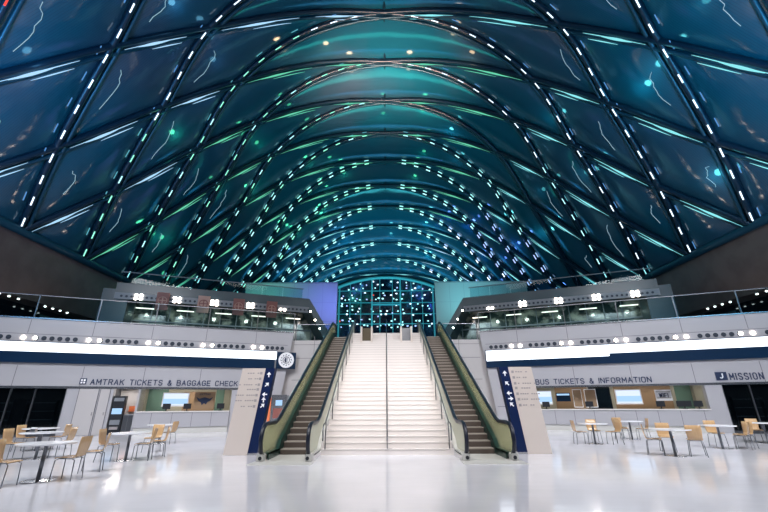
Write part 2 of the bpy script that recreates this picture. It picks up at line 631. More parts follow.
for fam in (0, 1):
    for idx in range(-9, 15):
        gs = [g for g in np.linspace(-1, 1, 97)]
        pts, prm = [], []
        for g in gs:
            if fam == 0:
                a, b_ = idx, idx + 4 * g
            else:
                a, b_ = idx - 4 * g, idx
                # here g>0 is again the left side; steep on the right where g<0
            Y = Yz + sp * (a + b_) / 2
            if YLO <= Y <= YHI:
                n = inward(a, b_)
                pts.append(surf(a, b_) + n * 0.22)
                prm.append((a, b_, g))
        if len(pts) < 6:
            continue
        m = MB()
        m.tube(pts, 0.21, 8)
        rib = m.build('roof_rib', M['rib'], roof, True)
        # slim service pipe alongside the rib
        side_dir = Vector((0, -1, 0))
        m = MB()
        pp = []
        for (a, b_, g) in prm:
            pp.append(surf(a, b_) + inward(a, b_) * 0.20 + Vector((0, 0.55, 0)))
        m.tube(pp, 0.15, 6)
        m.build('cable_tray', M['rib_pipe'], rib, True)
        # light fittings: short dashes on the steep half; back row and flat-half lines imitate reflected light
        dash, glow, back = {}, {}, {}
        for seg in range(-4, 4):
            g0, g1 = seg / 4, (seg + 1) / 4
            steep = (g0 >= 0) == (fam == 0)
            tops = (-1, 0)
            near_ridge = seg in tops
            if steep:
                if fam == 1 and idx == 2:
                    continue
                nd = 8 if near_ridge else 4
                lo = np.interp(abs(g0), Gq, Tq)
                hi = np.interp(abs(g1), Gq, Tq)
                for k in range(nd):
                    if near_ridge and k == (0 if seg == 0 else nd - 1):
                        continue        # no fitting right at the ridge
                    tc_ = lo + (hi - lo) * (k + .5) / nd
                    half = 0.5 * 0.62 / 35.5
                    q = []
                    ok = True
                    for tv in (tc_ - half, tc_ + half):
                        g = np.interp(tv, Tq, Gq) * (1 if g0 >= 0 else -1)
                        a, b_ = (idx, idx + 4 * g) if fam == 0 else (idx - 4 * g, idx)
                        Y = Yz + sp * (a + b_) / 2
                        if not (YLO < Y < YHI - .2):
                            ok = False
                        q.append(surf(a, b_) + inward(a, b_) * 0.40 + Vector((0, -0.12, 0)))
                    if not ok:
                        continue
                    c = colour_of(q[0], True)
                    if fam == 0 and idx == -3 and q[0].z > 14:
                        c = 'red'
                    far = min(1, max(0, (q[0].y - 38) / 25))
                    r = 0.045 + .055 * far
                    dash.setdefault(c, MB()).tube(q, r, 6)
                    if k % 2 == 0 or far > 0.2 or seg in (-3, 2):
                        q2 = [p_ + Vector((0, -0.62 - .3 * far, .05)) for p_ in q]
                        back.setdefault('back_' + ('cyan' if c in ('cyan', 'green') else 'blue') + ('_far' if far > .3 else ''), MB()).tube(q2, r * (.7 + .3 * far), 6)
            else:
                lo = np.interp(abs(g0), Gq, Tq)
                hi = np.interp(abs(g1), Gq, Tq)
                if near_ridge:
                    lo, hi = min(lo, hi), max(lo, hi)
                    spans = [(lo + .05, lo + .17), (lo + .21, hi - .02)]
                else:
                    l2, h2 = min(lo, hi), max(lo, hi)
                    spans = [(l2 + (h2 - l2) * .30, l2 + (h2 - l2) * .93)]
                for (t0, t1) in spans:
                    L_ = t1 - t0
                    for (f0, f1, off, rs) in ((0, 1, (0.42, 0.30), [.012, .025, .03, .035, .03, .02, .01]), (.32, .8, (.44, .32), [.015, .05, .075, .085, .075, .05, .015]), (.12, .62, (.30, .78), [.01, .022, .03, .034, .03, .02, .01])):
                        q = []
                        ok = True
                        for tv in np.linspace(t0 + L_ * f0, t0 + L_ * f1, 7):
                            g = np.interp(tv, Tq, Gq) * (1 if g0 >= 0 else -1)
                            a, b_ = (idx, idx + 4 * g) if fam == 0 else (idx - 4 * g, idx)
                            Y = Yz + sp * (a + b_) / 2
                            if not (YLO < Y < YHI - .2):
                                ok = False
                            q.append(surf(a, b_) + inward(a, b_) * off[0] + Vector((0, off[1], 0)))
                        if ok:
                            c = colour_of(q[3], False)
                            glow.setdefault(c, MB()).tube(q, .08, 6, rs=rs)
        for c, mb in dash.items():
            mb.build('led_and_reflection_strip', DASH[c], rib)
        for c, mb in back.items():
            mb.build('led_and_reflection_strip', BACK[c], rib)
        for c, mb in glow.items():
            mb.build('led_and_reflection_strip', GLOW.get(c, GLOW['cyan']), rib)

# thin glowing lines shaped as light reflections wandering over the membrane
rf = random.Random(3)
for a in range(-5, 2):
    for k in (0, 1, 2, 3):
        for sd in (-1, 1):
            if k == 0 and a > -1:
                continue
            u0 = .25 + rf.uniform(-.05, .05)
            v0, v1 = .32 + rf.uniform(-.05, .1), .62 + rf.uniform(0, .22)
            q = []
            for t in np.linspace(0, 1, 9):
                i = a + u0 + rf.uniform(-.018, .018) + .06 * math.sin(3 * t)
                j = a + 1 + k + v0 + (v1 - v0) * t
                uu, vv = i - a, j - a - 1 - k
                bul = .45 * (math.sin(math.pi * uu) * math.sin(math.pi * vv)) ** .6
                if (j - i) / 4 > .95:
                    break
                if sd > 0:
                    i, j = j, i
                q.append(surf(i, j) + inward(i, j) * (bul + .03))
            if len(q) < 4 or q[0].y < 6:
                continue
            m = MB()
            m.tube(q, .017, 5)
            m.build('roof_reflection', GLOW['reflection_line'], roof)

# show lamps fixed beside the ribs: each throws a soft spot of colour on the membrane
nl = 0
rl = random.Random(11)
for a in range(-6, 9):
    for k in (0, 1, 2, 3):
        for sd in (-1, 1):
            for dd in (.28, .72):
                rr_ = rl.random() * .7
                i, j = a + dd * .6, a + k + dd * .6 + rr_
                if sd > 0:
                    i, j = j, i
                p = surf(i, j)
                if p.y < 14 or p.y > 76 or rl.random() > (.85 if k == 0 else .42):
                    continue
                q = p + inward(i, j) * (1.0 + .3 * rl.random())
                if k == 0 and p.y < 34:
                    c = (1.0, 0.72, 0.42)
                elif p.x < 7 and 27 < p.y < 62:
                    c = (0.10, 1.0, 0.50)
                elif p.x > 9 and p.y > 52:
                    c = (0.12, 0.30, 1.0)
                elif p.x > 0:
                    c = (0.15, 0.9, 1.0)
                else:
                    c = (0.2, 0.65, 1.0)
                lamp('roof_lamp', q, (10 + 36 * rl.random() ** 2) * (1 if p.y < 40 else 1.6), c, 0.25)
                nl += 1

# ------------------------------------------------------------------ end window and the wall around it
m = MB()
pts = []
for g in np.linspace(-1, 1, 41):
    Y = 85.7
    yy = (Y - Yz) / sp
    p = surf(yy - 2 * g, yy + 2 * g)
    pts.append((p.x, 85.9, p.z))
full = [(25.9, 85.9, 5.9)] + [(p[0], p[1], p[2]) for p in pts[::-1]] + [(-25.9, 85.9, 5.9)]
m.prism(full, (0, .25, 0))
struct(m.build('wall_end', M['grey_teal']))
wn = struct(empty('window_1', (0, 85.7, 5.60)))
wpts = [(-11.6, -.1, 0), (11.6, -.1, 0)]
for x in np.linspace(11.6, -11.6, 17):
    wpts.append((x, -.1, 22.6 - (x / 11.6) ** 2 * 2.6))
m = MB()
m.prism(wpts, (0, .12, 0))
m.build('pane', M['end_glass'], wn)
m = MB()
for x in (-10.4, -3.15, 3.15, 10.4):
    m.box(x - .16, x + .16, -.35, -.1, 0, 22.4 - (x / 11.6) ** 2 * 2.6)
for x in (-8.0, -5.6, -1.4, 1.4, 5.6, 8.0):
    m.box(x - .06, x + .06, -.28, -.1, 0, 22.4 - (x / 11.6) ** 2 * 2.6)
for z in (8, 12.2, 14.4, 16.9, 19.6):
    w_ = 10.9
    m.box(-w_, w_, -.3, -.1, z - .07, z + .07)
m.tube([(x, -.3, 22.7 - (x / 11.6) ** 2 * 2.6) for x in np.linspace(-11.6, 11.6, 25)], .35, 6)
m.box(-3.2, 3.2, -.5, -.1, 16.3, 16.6)
m.build('window_frame', M['mullion'], wn)
# exit light over the end door
m = MB()
m.box(-.9, .1, 0, .12, 0, .55)
ex = m.build('exit_sign', M['dark'])
ex.location = (-1.8, 85.1, 20.0)
tag(ex, 'small dark sign box on the grid of the end window', 'sign')

rw = random.Random(5)  # glowing discs that imitate reflections in the end window
seen_w = []
for k in range(210):
    z = rw.choice((17.4, 18.6, 19.8, 20.9, 22.1, 23.3, 24.4, 25.6, 26.8, 27.6)) + rw.uniform(-.4, .4)
    x = rw.uniform(-10.3, 10.3)
    if z > 27.7 - (x / 11.6) ** 2 * 2.6:
        continue
    mb = MB()
    w_, h_ = rw.uniform(.14, .28), rw.uniform(.11, .19)
    mb.prism([(w_ * math.cos(t), 0, h_ * math.sin(t)) for t in np.linspace(0, 2 * math.pi, 9)[:-1]], (0, .22, 0))
    if any(abs(x - o_[0]) < .62 and abs(z - o_[1]) < .45 for o_ in seen_w):
        continue
    seen_w.append((x, z))
    c_ = 'red' if k in (7, 31, 60) else rw.choice(('cold', 'cyan', 'cyan', 'blue'))
    lo = mb.build('window_reflection', DASH[c_])
    lo.location = (x, 85.38, z)
    tag(lo, 'small red reflected glint on the dark end window' if c_ == 'red' else 'small bluish white reflected glint on the dark end window', 'light', 'red reflections on the end window' if c_ == 'red' else 'reflections on the end window')

# column stacks beside end window
for side in (-1, 1):
    for x in (12.2, 13.4):
        m = MB()
        m.box(side * x - .18, side * x + .18, 84.6, 85.0, 5.60, 26)
        struct(m.build('wall_end_pier', M['mullion']))

# ------------------------------------------------------------------ flanking upper walls (lit blue and cyan)
for side in (-1, 1):
    m = MB()
    x0, x1 = sorted((side * 5.75, side * 16.6))
    m.box(x0, x1, 45, 45.5, 5.60, 15.1, 0)
    x2, x3 = sorted((side * 5.75, side * 6.2))
    m.box(x0, x1, 44.98, 45, 14.95, 15.1, 1)
    for k in range(1, 7):
        xx = side * (5.75 + k * 1.7)
        m.box(xx - .012, xx + .012, 44.985, 45, 6, 14.9, 1)
    for z in (8.2, 10.4, 12.6):
        m.box(x0, x1, 44.985, 45, z, z + .02, 1)
    struct(m.build('wall_upper_west' if side < 0 else 'wall_upper_east', [M['upper_white'], M['grey_mid']]))
spot('purple_wash', (-6.3, 40.0, 12.6), (-7.2, 45, 11.6), 1500, (0.16, 0.22, 1.0), 120, .9)
spot('green_wash', (-14.5, 40.0, 13.2), (-14.0, 45, 13.9), 700, (0.2, 1.0, 0.75), 120, .9)
spot('cyan_wash', (9.5, 39.5, 13.0), (9.5, 45, 12.8), 1300, (0.2, 0.85, 0.95), 130, .9)

# ------------------------------------------------------------------ third level deck on each side, set back above the upper level
O3 = {-1: Vector((-7.2, 37.6, 0)), 1: Vector((7.2, 37.6, 0))}


def P3(side, s, n, z):
    return O3[side] + U[side] * s + N[side] * n + Vector((0, 0, z))


def box3(mb, side, s0, s1, n0, n1, z0, z1, mi=0, lean0=0.0, lean1=0.0):
    mb.quad8([P3(side, s0, n0, z0), P3(side, s1, n0, z0), P3(side, s1, n1, z0), P3(side, s0, n1, z0),
              P3(side, s0 + lean0, n0, z1), P3(side, s1 + lean1, n0, z1), P3(side, s1 + lean1, n1, z1), P3(side, s0 + lean0, n1, z1)], mi)


CLUSTERS = (2.6, 5.5, 8.55, 11.55, 14.45)
ORD = ('first', 'second', 'third', 'fourth', 'fifth', 'sixth', 'seventh', 'eighth', 'ninth', 'tenth', 'eleventh', 'twelfth')
for side in (-1, 1):
    nm = 'west' if side < 0 else 'east'
    m = MB()
    box3(m, side, 0.3, 16.4, -3.0, 0, 10.3, 11.15, 0)
    # sloping inner end that comes down to the upper floor
    tri = [P3(side, 0.3, 0, 11.15), P3(side, 0.3, 0, 10.2), P3(side, -2.3, 0, 5.60), P3(side, -3.4, 0, 5.60)]
    m.prism(tri, N[side] * -2.8, 0)
    # vent row soffit edge
    box3(m, side, 0.3, 16.4, 0, 0.06, 9.75, 10.3, 1)
    struct(m.build('floor_third_' + nm, [M['grey_teal'], M['grey_mid']]))
    # glazed shopfront beneath, set back
    m = MB()
    box3(m, side, -1.2, 17, -3.4, -3.0, 5.60, 10.3, 0)
    for k in range(12):
        box3(m, side, -0.6 + k * 1.45, -0.52 + k * 1.45, -3.0, -2.9, 5.60, 10.2, 1)
    box3(m, side, -1.2, 17, -3.0, -2.85, 8.5, 8.62, 1)
    struct(m.build('wall_upper_shops_' + nm, [M['shop_back'], M['grey_mid']]))
    # end pier of the deck by the brown wall
    m = MB()
    box3(m, side, 15.4, 17.3, -3.2, -0.1, 5.60, 10.6, 0)
    struct(m.build('wall_deck_end_' + nm, M['grey_teal']))
    # vents and lamps of the deck edge
    vs = tag(empty('vent_strip', P3(side, 0.3, 0, 9.75)), 'row of dark round vents on the edge of the high deck, %s side' % ('poster' if side < 0 else 'bus ticket'), 'vent strip')
    base = P3(side, 0.3, 0, 9.75)
    CL = CLUSTERS
    for k in range(43):
        s = 0.35 + k * 0.37
        if any(-.2 < s - c_ < .6 for c_ in CL):
            continue
        mb = MB()
        ring = [P3(side, s + .1 * math.cos(t), 0.06, 10.0 + .1 * math.sin(t)) - base for t in np.linspace(0, 2 * math.pi, 11)[:-1]]
        mb.prism(ring, N[side] * 0.03)
        mb.build('vent', M['vent'], vs)
    for ci, sc in enumerate(CLUSTERS):
        for di, ds in enumerate((0, .37)):
            for zi, dz in enumerate((0, .30) if ci else (0,)):
                mb = MB()
                ring = [U[side] * (.12 * math.cos(t)) + Vector((0, 0, .12 * math.sin(t))) for t in np.linspace(0, 2 * math.pi, 11)[:-1]]
                mb.prism(ring, N[side] * 0.05)
                lo = mb.build('spotlight', M['lamp'])
                lo.location = P3(side, sc + ds, 0.08, 9.86 + dz)
                tag(lo, 'tiny deck spotlight, %s side, %s cluster from the stair, %s %s' % (('poster' if side < 0 else 'bus ticket'), ORD[ci], ('lower', 'upper')[zi], ('inner', 'outer')[di]), 'spotlight', 'spotlights on the high deck, ' + nm)
        p = P3(side, sc + .2, 0.6, 9.9)
        spot('deck_spot', p, p + Vector((0, -1, -5)), 60, (1, .88, .75), 120)
        p = P3(side, sc + .2, -1.0, 9.5)  # added lamp that brightens the shop wall below the deck
        spot('under_deck_fill', p, p - N[side] * 2.2 + Vector((0, 0, -2)), 90, (0.95, .95, .80), 130)
    # lamps along the sloping end
    for k, (s, z) in enumerate(((-.1, 9.6), (-.6, 8.8), (-1.1, 8.0), (-1.6, 7.2))):
        mb = MB()
        ring = [U[side] * (.08 * math.cos(t)) + Vector((0, 0, .08 * math.sin(t))) for t in np.linspace(0, 2 * math.pi, 11)[:-1]]
        mb.prism(ring, N[side] * 0.05)
        lo = mb.build('spotlight', M['lamp'])
        lo.location = P3(side, s + .25, 0.02, z + .3)
        tag(lo, 'tiny spotlight on the sloping deck end, %s side, %s from the top' % (('poster' if side < 0 else 'bus ticket'), ORD[k]), 'spotlight', 'spotlights on the sloping end, ' + nm)
    # glass guard on top
    g0 = P3(side, 0.6, -.1, 11.15)
    gr = tag(empty('glass_railing', g0), 'frameless glass railing on top of the high deck %s' % ('above the red posters' if side < 0 else 'on the side without posters'), 'railing')
    for k in range(8):
        mb = MB()
        s0 = 1.0 + k * 1.9
        mb.quad8([P3(side, a, n, z) - g0 for z in (11.15, 12.1) for a, n in ((s0, -.1), (s0 + 1.85, -.1), (s0 + 1.85, -.13), (s0, -.13))])
        mb.build('glass_panel', M['rail_glass'], gr)
    mb = MB()
    mb.tube([P3(side, 0.9, -.11, 12.12) - g0, P3(side, 16.3, -.11, 12.12) - g0], .05, 8)
    mb.build('handrail', M['grey_mid'], gr)
    # light coloured beams, counters and bright fixtures of the shops under the deck
    for k in range(7):
        mb = MB()
        s0 = 0.4 + k * 2.2
        ln = 1.3 + (k % 3) * .3
        zz = 7.0 + (k * 37 % 5) * .12
        mb.quad8([P3(side, a, n, z) for z in (zz, zz + .10) for a, n in ((s0, -2.2), (s0 + ln, -2.2), (s0 + ln, -1.6), (s0, -1.6))])
        mb.quad8([P3(side, a, n, z) for z in (5.60, zz) for a, n in ((s0 + .1, -2.1), (s0 + ln - .1, -2.1), (s0 + ln - .1, -1.8), (s0 + .1, -1.8))], 1)
        co = mb.build('cafe_counter', [M['white_panel'], M['dark']])
        tag(co, 'pale topped counter under the high deck, %s side, %s from the stair' % (('poster' if side < 0 else 'bus ticket'), ORD[k]), 'counter', 'counters under the high deck, ' + nm)
    for k in range(5):
        p = P3(side, 1.5 + k * 3.2, -1.6, 9.4)
        mb = MB()
        mb.quad8([Vector((a, n, z)) for z in (0, .06) for a, n in ((-.7, -.08), (.7, -.08), (.7, .08), (-.7, .08))])
        lo = mb.build('ceiling_light', emit('shop_tube', (1, .9, .75), 3.0))
        lo.location = p
        lo.rotation_euler = (0, 0, math.atan2(U[side].y, U[side].x))
        tag(lo, 'warm linear light under the high deck, %s side, %s from the stair' % (('poster' if side < 0 else 'bus ticket'), ORD[k]), 'light', 'linear lights under the high deck, ' + nm)

# hanging posters along the west deck
for k, s in enumerate((3.8, 6.7, 9.6, 12.8)):
    p = P3(-1, s, .32, 9.0)
    po = tag(empty('poster', p, math.atan2(-U[-1].y, -U[-1].x)),
             ['red hanging poster with a round emblem, closest to the escalators', 'red hanging poster with a round emblem, second from the escalators', 'pale red hanging poster covered in rough print', 'dark red hanging poster with a round emblem, farthest from the escalators'][k], 'poster')
    mb = MB()
    mb.box(-.48, .48, -.03, .03, 0, 1.5)
    mb.build('banner', M['blush'] if k == 2 else M['red'], po)
    mb = MB()
    mb.tube([(.33 * math.cos(t), -.05, .8 + .33 * math.sin(t)) for t in np.linspace(0, 2 * math.pi, 19)], .035, 6)
    mb.box(-.04, .04, -.055, -.03, .5, 1.1)
    mb.box(-.3, .3, -.055, -.03, .78, .84)
    mb.build('emblem', M['blush'] if k != 2 else M['red'], po)

# downlights in the recess under the brown side walls
for side in (-1, 1):
    m = MB()
    x0, x1 = sorted((side * 26.0, side * 27.6))
    for k in range(12):
        y = 20.5 + (k // 4) * 4.6 + (k % 4) * .75
        mb = MB()
        ring = [(.07 * math.cos(t), .07 * math.sin(t), 0) for t in np.linspace(0, 2 * math.pi, 9)[:-1]]
        mb.prism(ring, (0, 0, -.06))
        lo = mb.build('downlight', M['lamp_small'])
        lo.location = (side * 26.3, y, 8.70)
        tag(lo, 'small round downlight under the brown wall, %s side, %s counting away from the camera' % (('baggage' if side < 0 else 'bus ticket'), ORD[k]), 'downlight', 'downlights under the brown wall, ' + ('west' if side < 0 else 'east'))

# ------------------------------------------------------------------ lobby wall fittings: light band, vents, lamps, railing, logo
for side in (-1, 1):
    nm = 'ticket and baggage check' if side < 0 else 'bus ticket'
    b0 = WP(side, 0.96, 0, 3.6)
    lb = tag(empty('light_band', b0), 'long glowing white band over a navy strip above the %s counter' % nm, 'light box')
    s0 = 1.04 if side < 0 else 0.35
    mb = MB()
    if side < 0:
        mb.quad8([WP(side, s, n, z) - b0 for z in (4.26, 4.76) for s, n in ((s0, 0.02), (SMAX, 0.02), (SMAX, .16), (s0, .16))])
    else:
        mb.quad8([WP(side, s, n, z) - b0 for z in (4.26, 4.76) for s, n in ((s0, 0.02), (SMAX, 0.02), (SMAX, .16), (s0, .16))])
        mb.quad8([WP(side, s, n, z) - b0 for z in (4.10, 4.26) for s, n in ((s0, 0.02), (7.5, 0.02), (7.5, .16), (s0, .16))])
    mb.build('glowing_panel', M['strip'], lb)
    mb = MB()
    mb.quad8([WP(side, s, n, z) - b0 for z in (3.68, 4.10 if side > 0 else 4.26) for s, n in ((s0 + (.08 if side < 0 else 0), 0.02), (SMAX, 0.02), (SMAX, .14), (s0 + (.08 if side < 0 else 0), .14))])
    if side > 0:
        mb.quad8([WP(side, s, n, z) - b0 for z in (4.10, 4.26) for s, n in ((7.5, 0.02), (SMAX, 0.02), (SMAX, .14), (7.5, .14))])
        mb.quad8([WP(side, s, n, z) - b0 for z in (3.68, 4.81) for s, n in ((.30, 0.02), (.35, 0.02), (.35, .17), (.30, .17))])
        mb.quad8([WP(side, s, n, z) - b0 for z in (4.76, 4.80) for s, n in ((.30, 0.02), (SMAX, 0.02), (SMAX, .17), (.30, .17))])
    else:
        mb.quad8([WP(side, s, n, z) - b0 for z in (4.76, 4.80) for s, n in ((1.04, 0.02), (SMAX, 0.02), (SMAX, .17), (1.04, .17))])
    mb.build('navy_strip', M['navy'], lb)
    if side < 0:
        lg = tag(empty('round_logo', WP(-1, 0.40, .18, 4.24), math.atan2(-U[-1].y, -U[-1].x)), 'navy square sign with a white ring logo at the end of the light band', 'sign')
        mb = MB()
        mb.box(-.62, .62, -.02, .10, -.56, .50)
        mb.build('sign_board', M['navy'], lg)
        mb = MB()
        mb.prism([(.5 * math.cos(t), -.03, .5 * math.sin(t)) for t in np.linspace(0, 2 * math.pi, 33)[:-1]], (0, .012, 0))
        mb.build('logo_disc', M['print_white'], lg)
        mb = MB()
        for k in range(12):
            t = math.pi / 6 * k
            mb.tube([(.36 * math.cos(t), -.04, .36 * math.sin(t)), (.30 * math.cos(t + .2), -.04, .30 * math.sin(t + .2))], .025, 5)
        mb.tube([(.21 * math.cos(t), -.04, .21 * math.sin(t)) for t in np.linspace(0, 2 * math.pi, 25)], .02, 5)
        mb.prism([(.12 * math.cos(t), -.045, .17 * math.sin(t)) for t in np.linspace(math.pi / 2, 3 * math.pi / 2, 12)], (0, .014, 0))
        mb.box(.03, .07, -.045, -.03, -.15, .15)
        mb.build('logo_mark', M['letter'], lg)
    # vents
    v0 = WP(side, 0.5, 0, 5.0)
    vs = tag(empty('vent_strip', v0), 'row of round air vents in the wall above the %s counter' % nm, 'vent strip')
    mb = MB()
    mb.quad8([WP(side, s, n, z) - v0 for z in (4.82, 5.20) for s, n in ((.30, 0.0), (SMAX, 0.0), (SMAX, .03), (.30, .03))])
    mb.build('vent_panel', M['white_panel'], vs)
    for k in range(6):
        c = 2.42 + 3 * k
        for di, ds in enumerate((-.42, 0.12)):
            if k == 5:
                continue
            mb = MB()
            ring = [U[side] * (.095 * math.cos(t)) + Vector((0, 0, .095 * math.sin(t))) for t in np.linspace(0, 2 * math.pi, 15)[:-1]]
            mb.prism(ring, N[side] * 0.04)
            lo = mb.build('spotlight', M['lamp'])
            lo.location = WP(side, c + ds, .035, 5.0)
            tag(lo, 'warm spotlight over the %s band, %s of the %s pair from the escalator' % (('baggage' if side < 0 else 'bus ticket'), ('inner', 'outer')[di], ORD[k]), 'spotlight', 'spotlights in the vent row, ' + nm)
        p = WP(side, c, .5, 5.0)
        spot('wall_spot', p, p + N[side] * 5 + Vector((0, 0, -6)), 90, (1, .93, .86), 130)
        for j in range(6):
            s = c + .75 + j * .36
            if s > SMAX:
                continue
            mb = MB()
            ring = [WP(side, s + .12 * math.cos(t), 0.03, 5.0 + .12 * math.sin(t)) - v0 for t in np.linspace(0, 2 * math.pi, 13)[:-1]]
            mb.prism(ring, N[side] * 0.03)
            mb.build('vent', M['vent'], vs)
    for j in range(4):
        s = .7 + j * .32
        mb = MB()
        ring = [WP(side, s + .12 * math.cos(t), 0.03, 5.0 + .12 * math.sin(t)) - v0 for t in np.linspace(0, 2 * math.pi, 13)[:-1]]
        mb.prism(ring, N[side] * 0.03)
        mb.build('vent', M['vent'], vs)
    # railing
    g0 = WP(side, 0, -.2, 6.12)
    gr = tag(empty('glass_railing', g0), 'long glass railing on the white parapet above the %s counter' % nm, 'railing')
    ss = [0.0, 2.42, 5.42, 8.42, 11.42, 14.42, 17.42, SMAX]
    for k in range(len(ss) - 1):
        mb = MB()
        mb.quad8([WP(side, s, n, z) - g0 for z in (6.14, 7.38) for s, n in ((ss[k] + .03, -.19), (ss[k + 1] - .03, -.19), (ss[k + 1] - .03, -.21), (ss[k] + .03, -.21))])
        mb.build('glass_panel', M['rail_glass'], gr)
        mb = MB()
        mb.quad8([WP(side, s, n, z) - g0 for z in (6.12, 7.41) for s, n in ((ss[k] - .025, -.15), (ss[k] + .025, -.15), (ss[k] + .025, -.23), (ss[k] - .025, -.23))])
        mb.build('post', M['steel_dark'], gr)
    mb = MB()
    mb.tube([WP(side, 0, -.2, 7.43) - g0, WP(side, SMAX, -.2, 7.43) - g0], .035, 8)
    mb.build('handrail', M['chrome'], gr)
    # short railing returning to the escalator
    g0 = Vector((side * 5, 27.45, 5.60))
    gr = tag(empty('glass_railing', g0), 'short glass railing between the parapet above the %s counter and the escalator' % nm, 'railing')
    mb = MB()
    mb.box(*sorted((side * 3.75 - g0.x, side * 6.2 - g0.x)), 0, .02, 0, 1.1)
    mb.build('glass_panel', M['rail_glass'], gr)
    mb = MB()
    mb.tube([(side * 3.75 - g0.x, .01, 1.13), (side * 6.2 - g0.x, .01, 1.13)], .03, 6)
    mb.build('handrail', M['chrome'], gr)


# ------------------------------------------------------------------ lettering on the walls
GL = {'A': [[(0, 0), (2, 6), (4, 0)], [(.8, 2), (3.2, 2)]], 'M': [[(0, 0), (0, 6), (2.2, 2), (4.4, 6), (4.4, 0)]], 'T': [[(0, 6), (4, 6)], [(2, 6), (2, 0)]],
      'R': [[(0, 0), (0, 6), (2.8, 6), (3.8, 5.2), (3.8, 3.8), (2.8, 3), (0, 3)], [(2.2, 3), (3.9, 0)]], 'K': [[(0, 0), (0, 6)], [(3.8, 6), (0, 2.6)], [(1.4, 3.8), (3.9, 0)]],
      'I': [[(0, 0), (0, 6)]], 'C': [[(3.8, 4.8), (2.9, 6), (1, 6), (0, 4.9), (0, 1.1), (1, 0), (2.9, 0), (3.8, 1.2)]], 'E': [[(3.6, 6), (0, 6), (0, 0), (3.6, 0)], [(0, 3), (3, 3)]],
      'S': [[(3.7, 5), (2.8, 6), (1, 6), (0, 5), (0, 4), (1, 3.2), (2.8, 2.8), (3.8, 2), (3.8, 1), (2.8, 0), (1, 0), (0, 1)]], 'B': [[(0, 0), (0, 6), (2.8, 6), (3.6, 5.2), (3.6, 3.9), (2.8, 3.1), (0, 3.1)], [(2.8, 3.1), (3.9, 2.3), (3.9, .9), (2.9, 0), (0, 0)]],
      'G': [[(3.8, 4.8), (2.9, 6), (1, 6), (0, 4.9), (0, 1.1), (1, 0), (2.9, 0), (3.8, 1), (3.8, 2.8), (2.2, 2.8)]], 'H': [[(0, 0), (0, 6)], [(4, 0), (4, 6)], [(0, 3), (4, 3)]],
      'U': [[(0, 6), (0, 1.1), (1, 0), (3, 0), (4, 1.1), (4, 6)]], 'N': [[(0, 0), (0, 6), (4, 0), (4, 6)]], 'F': [[(3.6, 6), (0, 6), (0, 0)], [(0, 3), (3, 3)]],
      'O': [[(1, 0), (0, 1.1), (0, 4.9), (1, 6), (3, 6), (4, 4.9), (4, 1.1), (3, 0), (1, 0)]], '&': [[(4, 0), (1, 4.2), (1, 5.2), (1.8, 6), (2.6, 5.4), (2.6, 4.4), (.4, 2.4), (0, 1), (1, 0), (2.4, 0), (4, 2.4)]],
      'W': [[(0, 6), (1.2, 0), (2.4, 5), (3.6, 0), (4.8, 6)]]}
SERIF = {'M': [(-.6, .6, 0), (3.8, 5, 0), (-.6, .4, 6), (4, 5, 6)], 'I': [(-.8, .8, 0), (-.8, .8, 6)], 'N': [(-.6, .7, 0), (3.4, 4.6, 6), (-.6, .4, 6)]}


def letters(body, width, height, material, parent, stroke=1.05, gap=1.5, serif=False, off=(0, 0, 0)):
    adv, x = [], 0
    for ch in body:
        adv.append(x)
        w = 0 if ch == 'I' else 2.4 if ch == ' ' else max(p[0] for st_ in GL[ch] for p in st_)
        x += w + gap + stroke * .6 + (1.0 if serif else 0)
    total = x - gap - stroke * .6 - (1.0 if serif else 0)
    sx, sz = width / total, height / 6
    for ch, a in zip(body, adv):
        if ch == ' ':
            continue
        mb = MB()
        segs = list(GL[ch])
        if serif:
            segs += [[(p[0], p[2]), (p[1], p[2])] for p in SERIF.get(ch, [])]
        for i_, st_ in enumerate(segs):
            thin = .45 if (serif and i_ >= len(GL[ch])) else 1
            for k_, (p, q) in enumerate(zip(st_[:-1], st_[1:])):
                P, Q = Vector((p[0] * sx, 0, p[1] * sz)), Vector((q[0] * sx, 0, q[1] * sz))
                d = (Q - P).normalized()
                nn = Vector((-d.z, 0, d.x)) * (stroke * sz * .5 * thin)
                P, Q = P - d * stroke * sz * .35 * thin, Q + d * stroke * sz * .35 * thin
                y_ = -.02 - .001 * k_
                mb.quad8([P - nn + Vector((0, 0, 0)), Q - nn, Q - nn + Vector((0, y_, 0)), P - nn + Vector((0, y_, 0)), P + nn, Q + nn, Q + nn + Vector((0, y_, 0)), P + nn + Vector((0, y_, 0))])
        o = mb.build('letter', material, parent)
        o.location = Vector((a * sx, 0, 0)) + Vector(off)


def text(body, side, s_start, s_end, z, height, material, label, **kw):
    """letters run from the screen-left end to the screen-right end on the lobby wall"""
    width = abs(s_start - s_end)
    if side < 0:
        start, dirv = WP(side, max(s_start, s_end), 0.004, z), -U[side]
    else:
        start, dirv = WP(side, min(s_start, s_end), 0.004, z), U[side]
    root = empty('wall_lettering', start, math.atan2(dirv.y, dirv.x))
    letters(body, width, height, material, root, **kw)
    return tag(root, label, 'wall lettering')


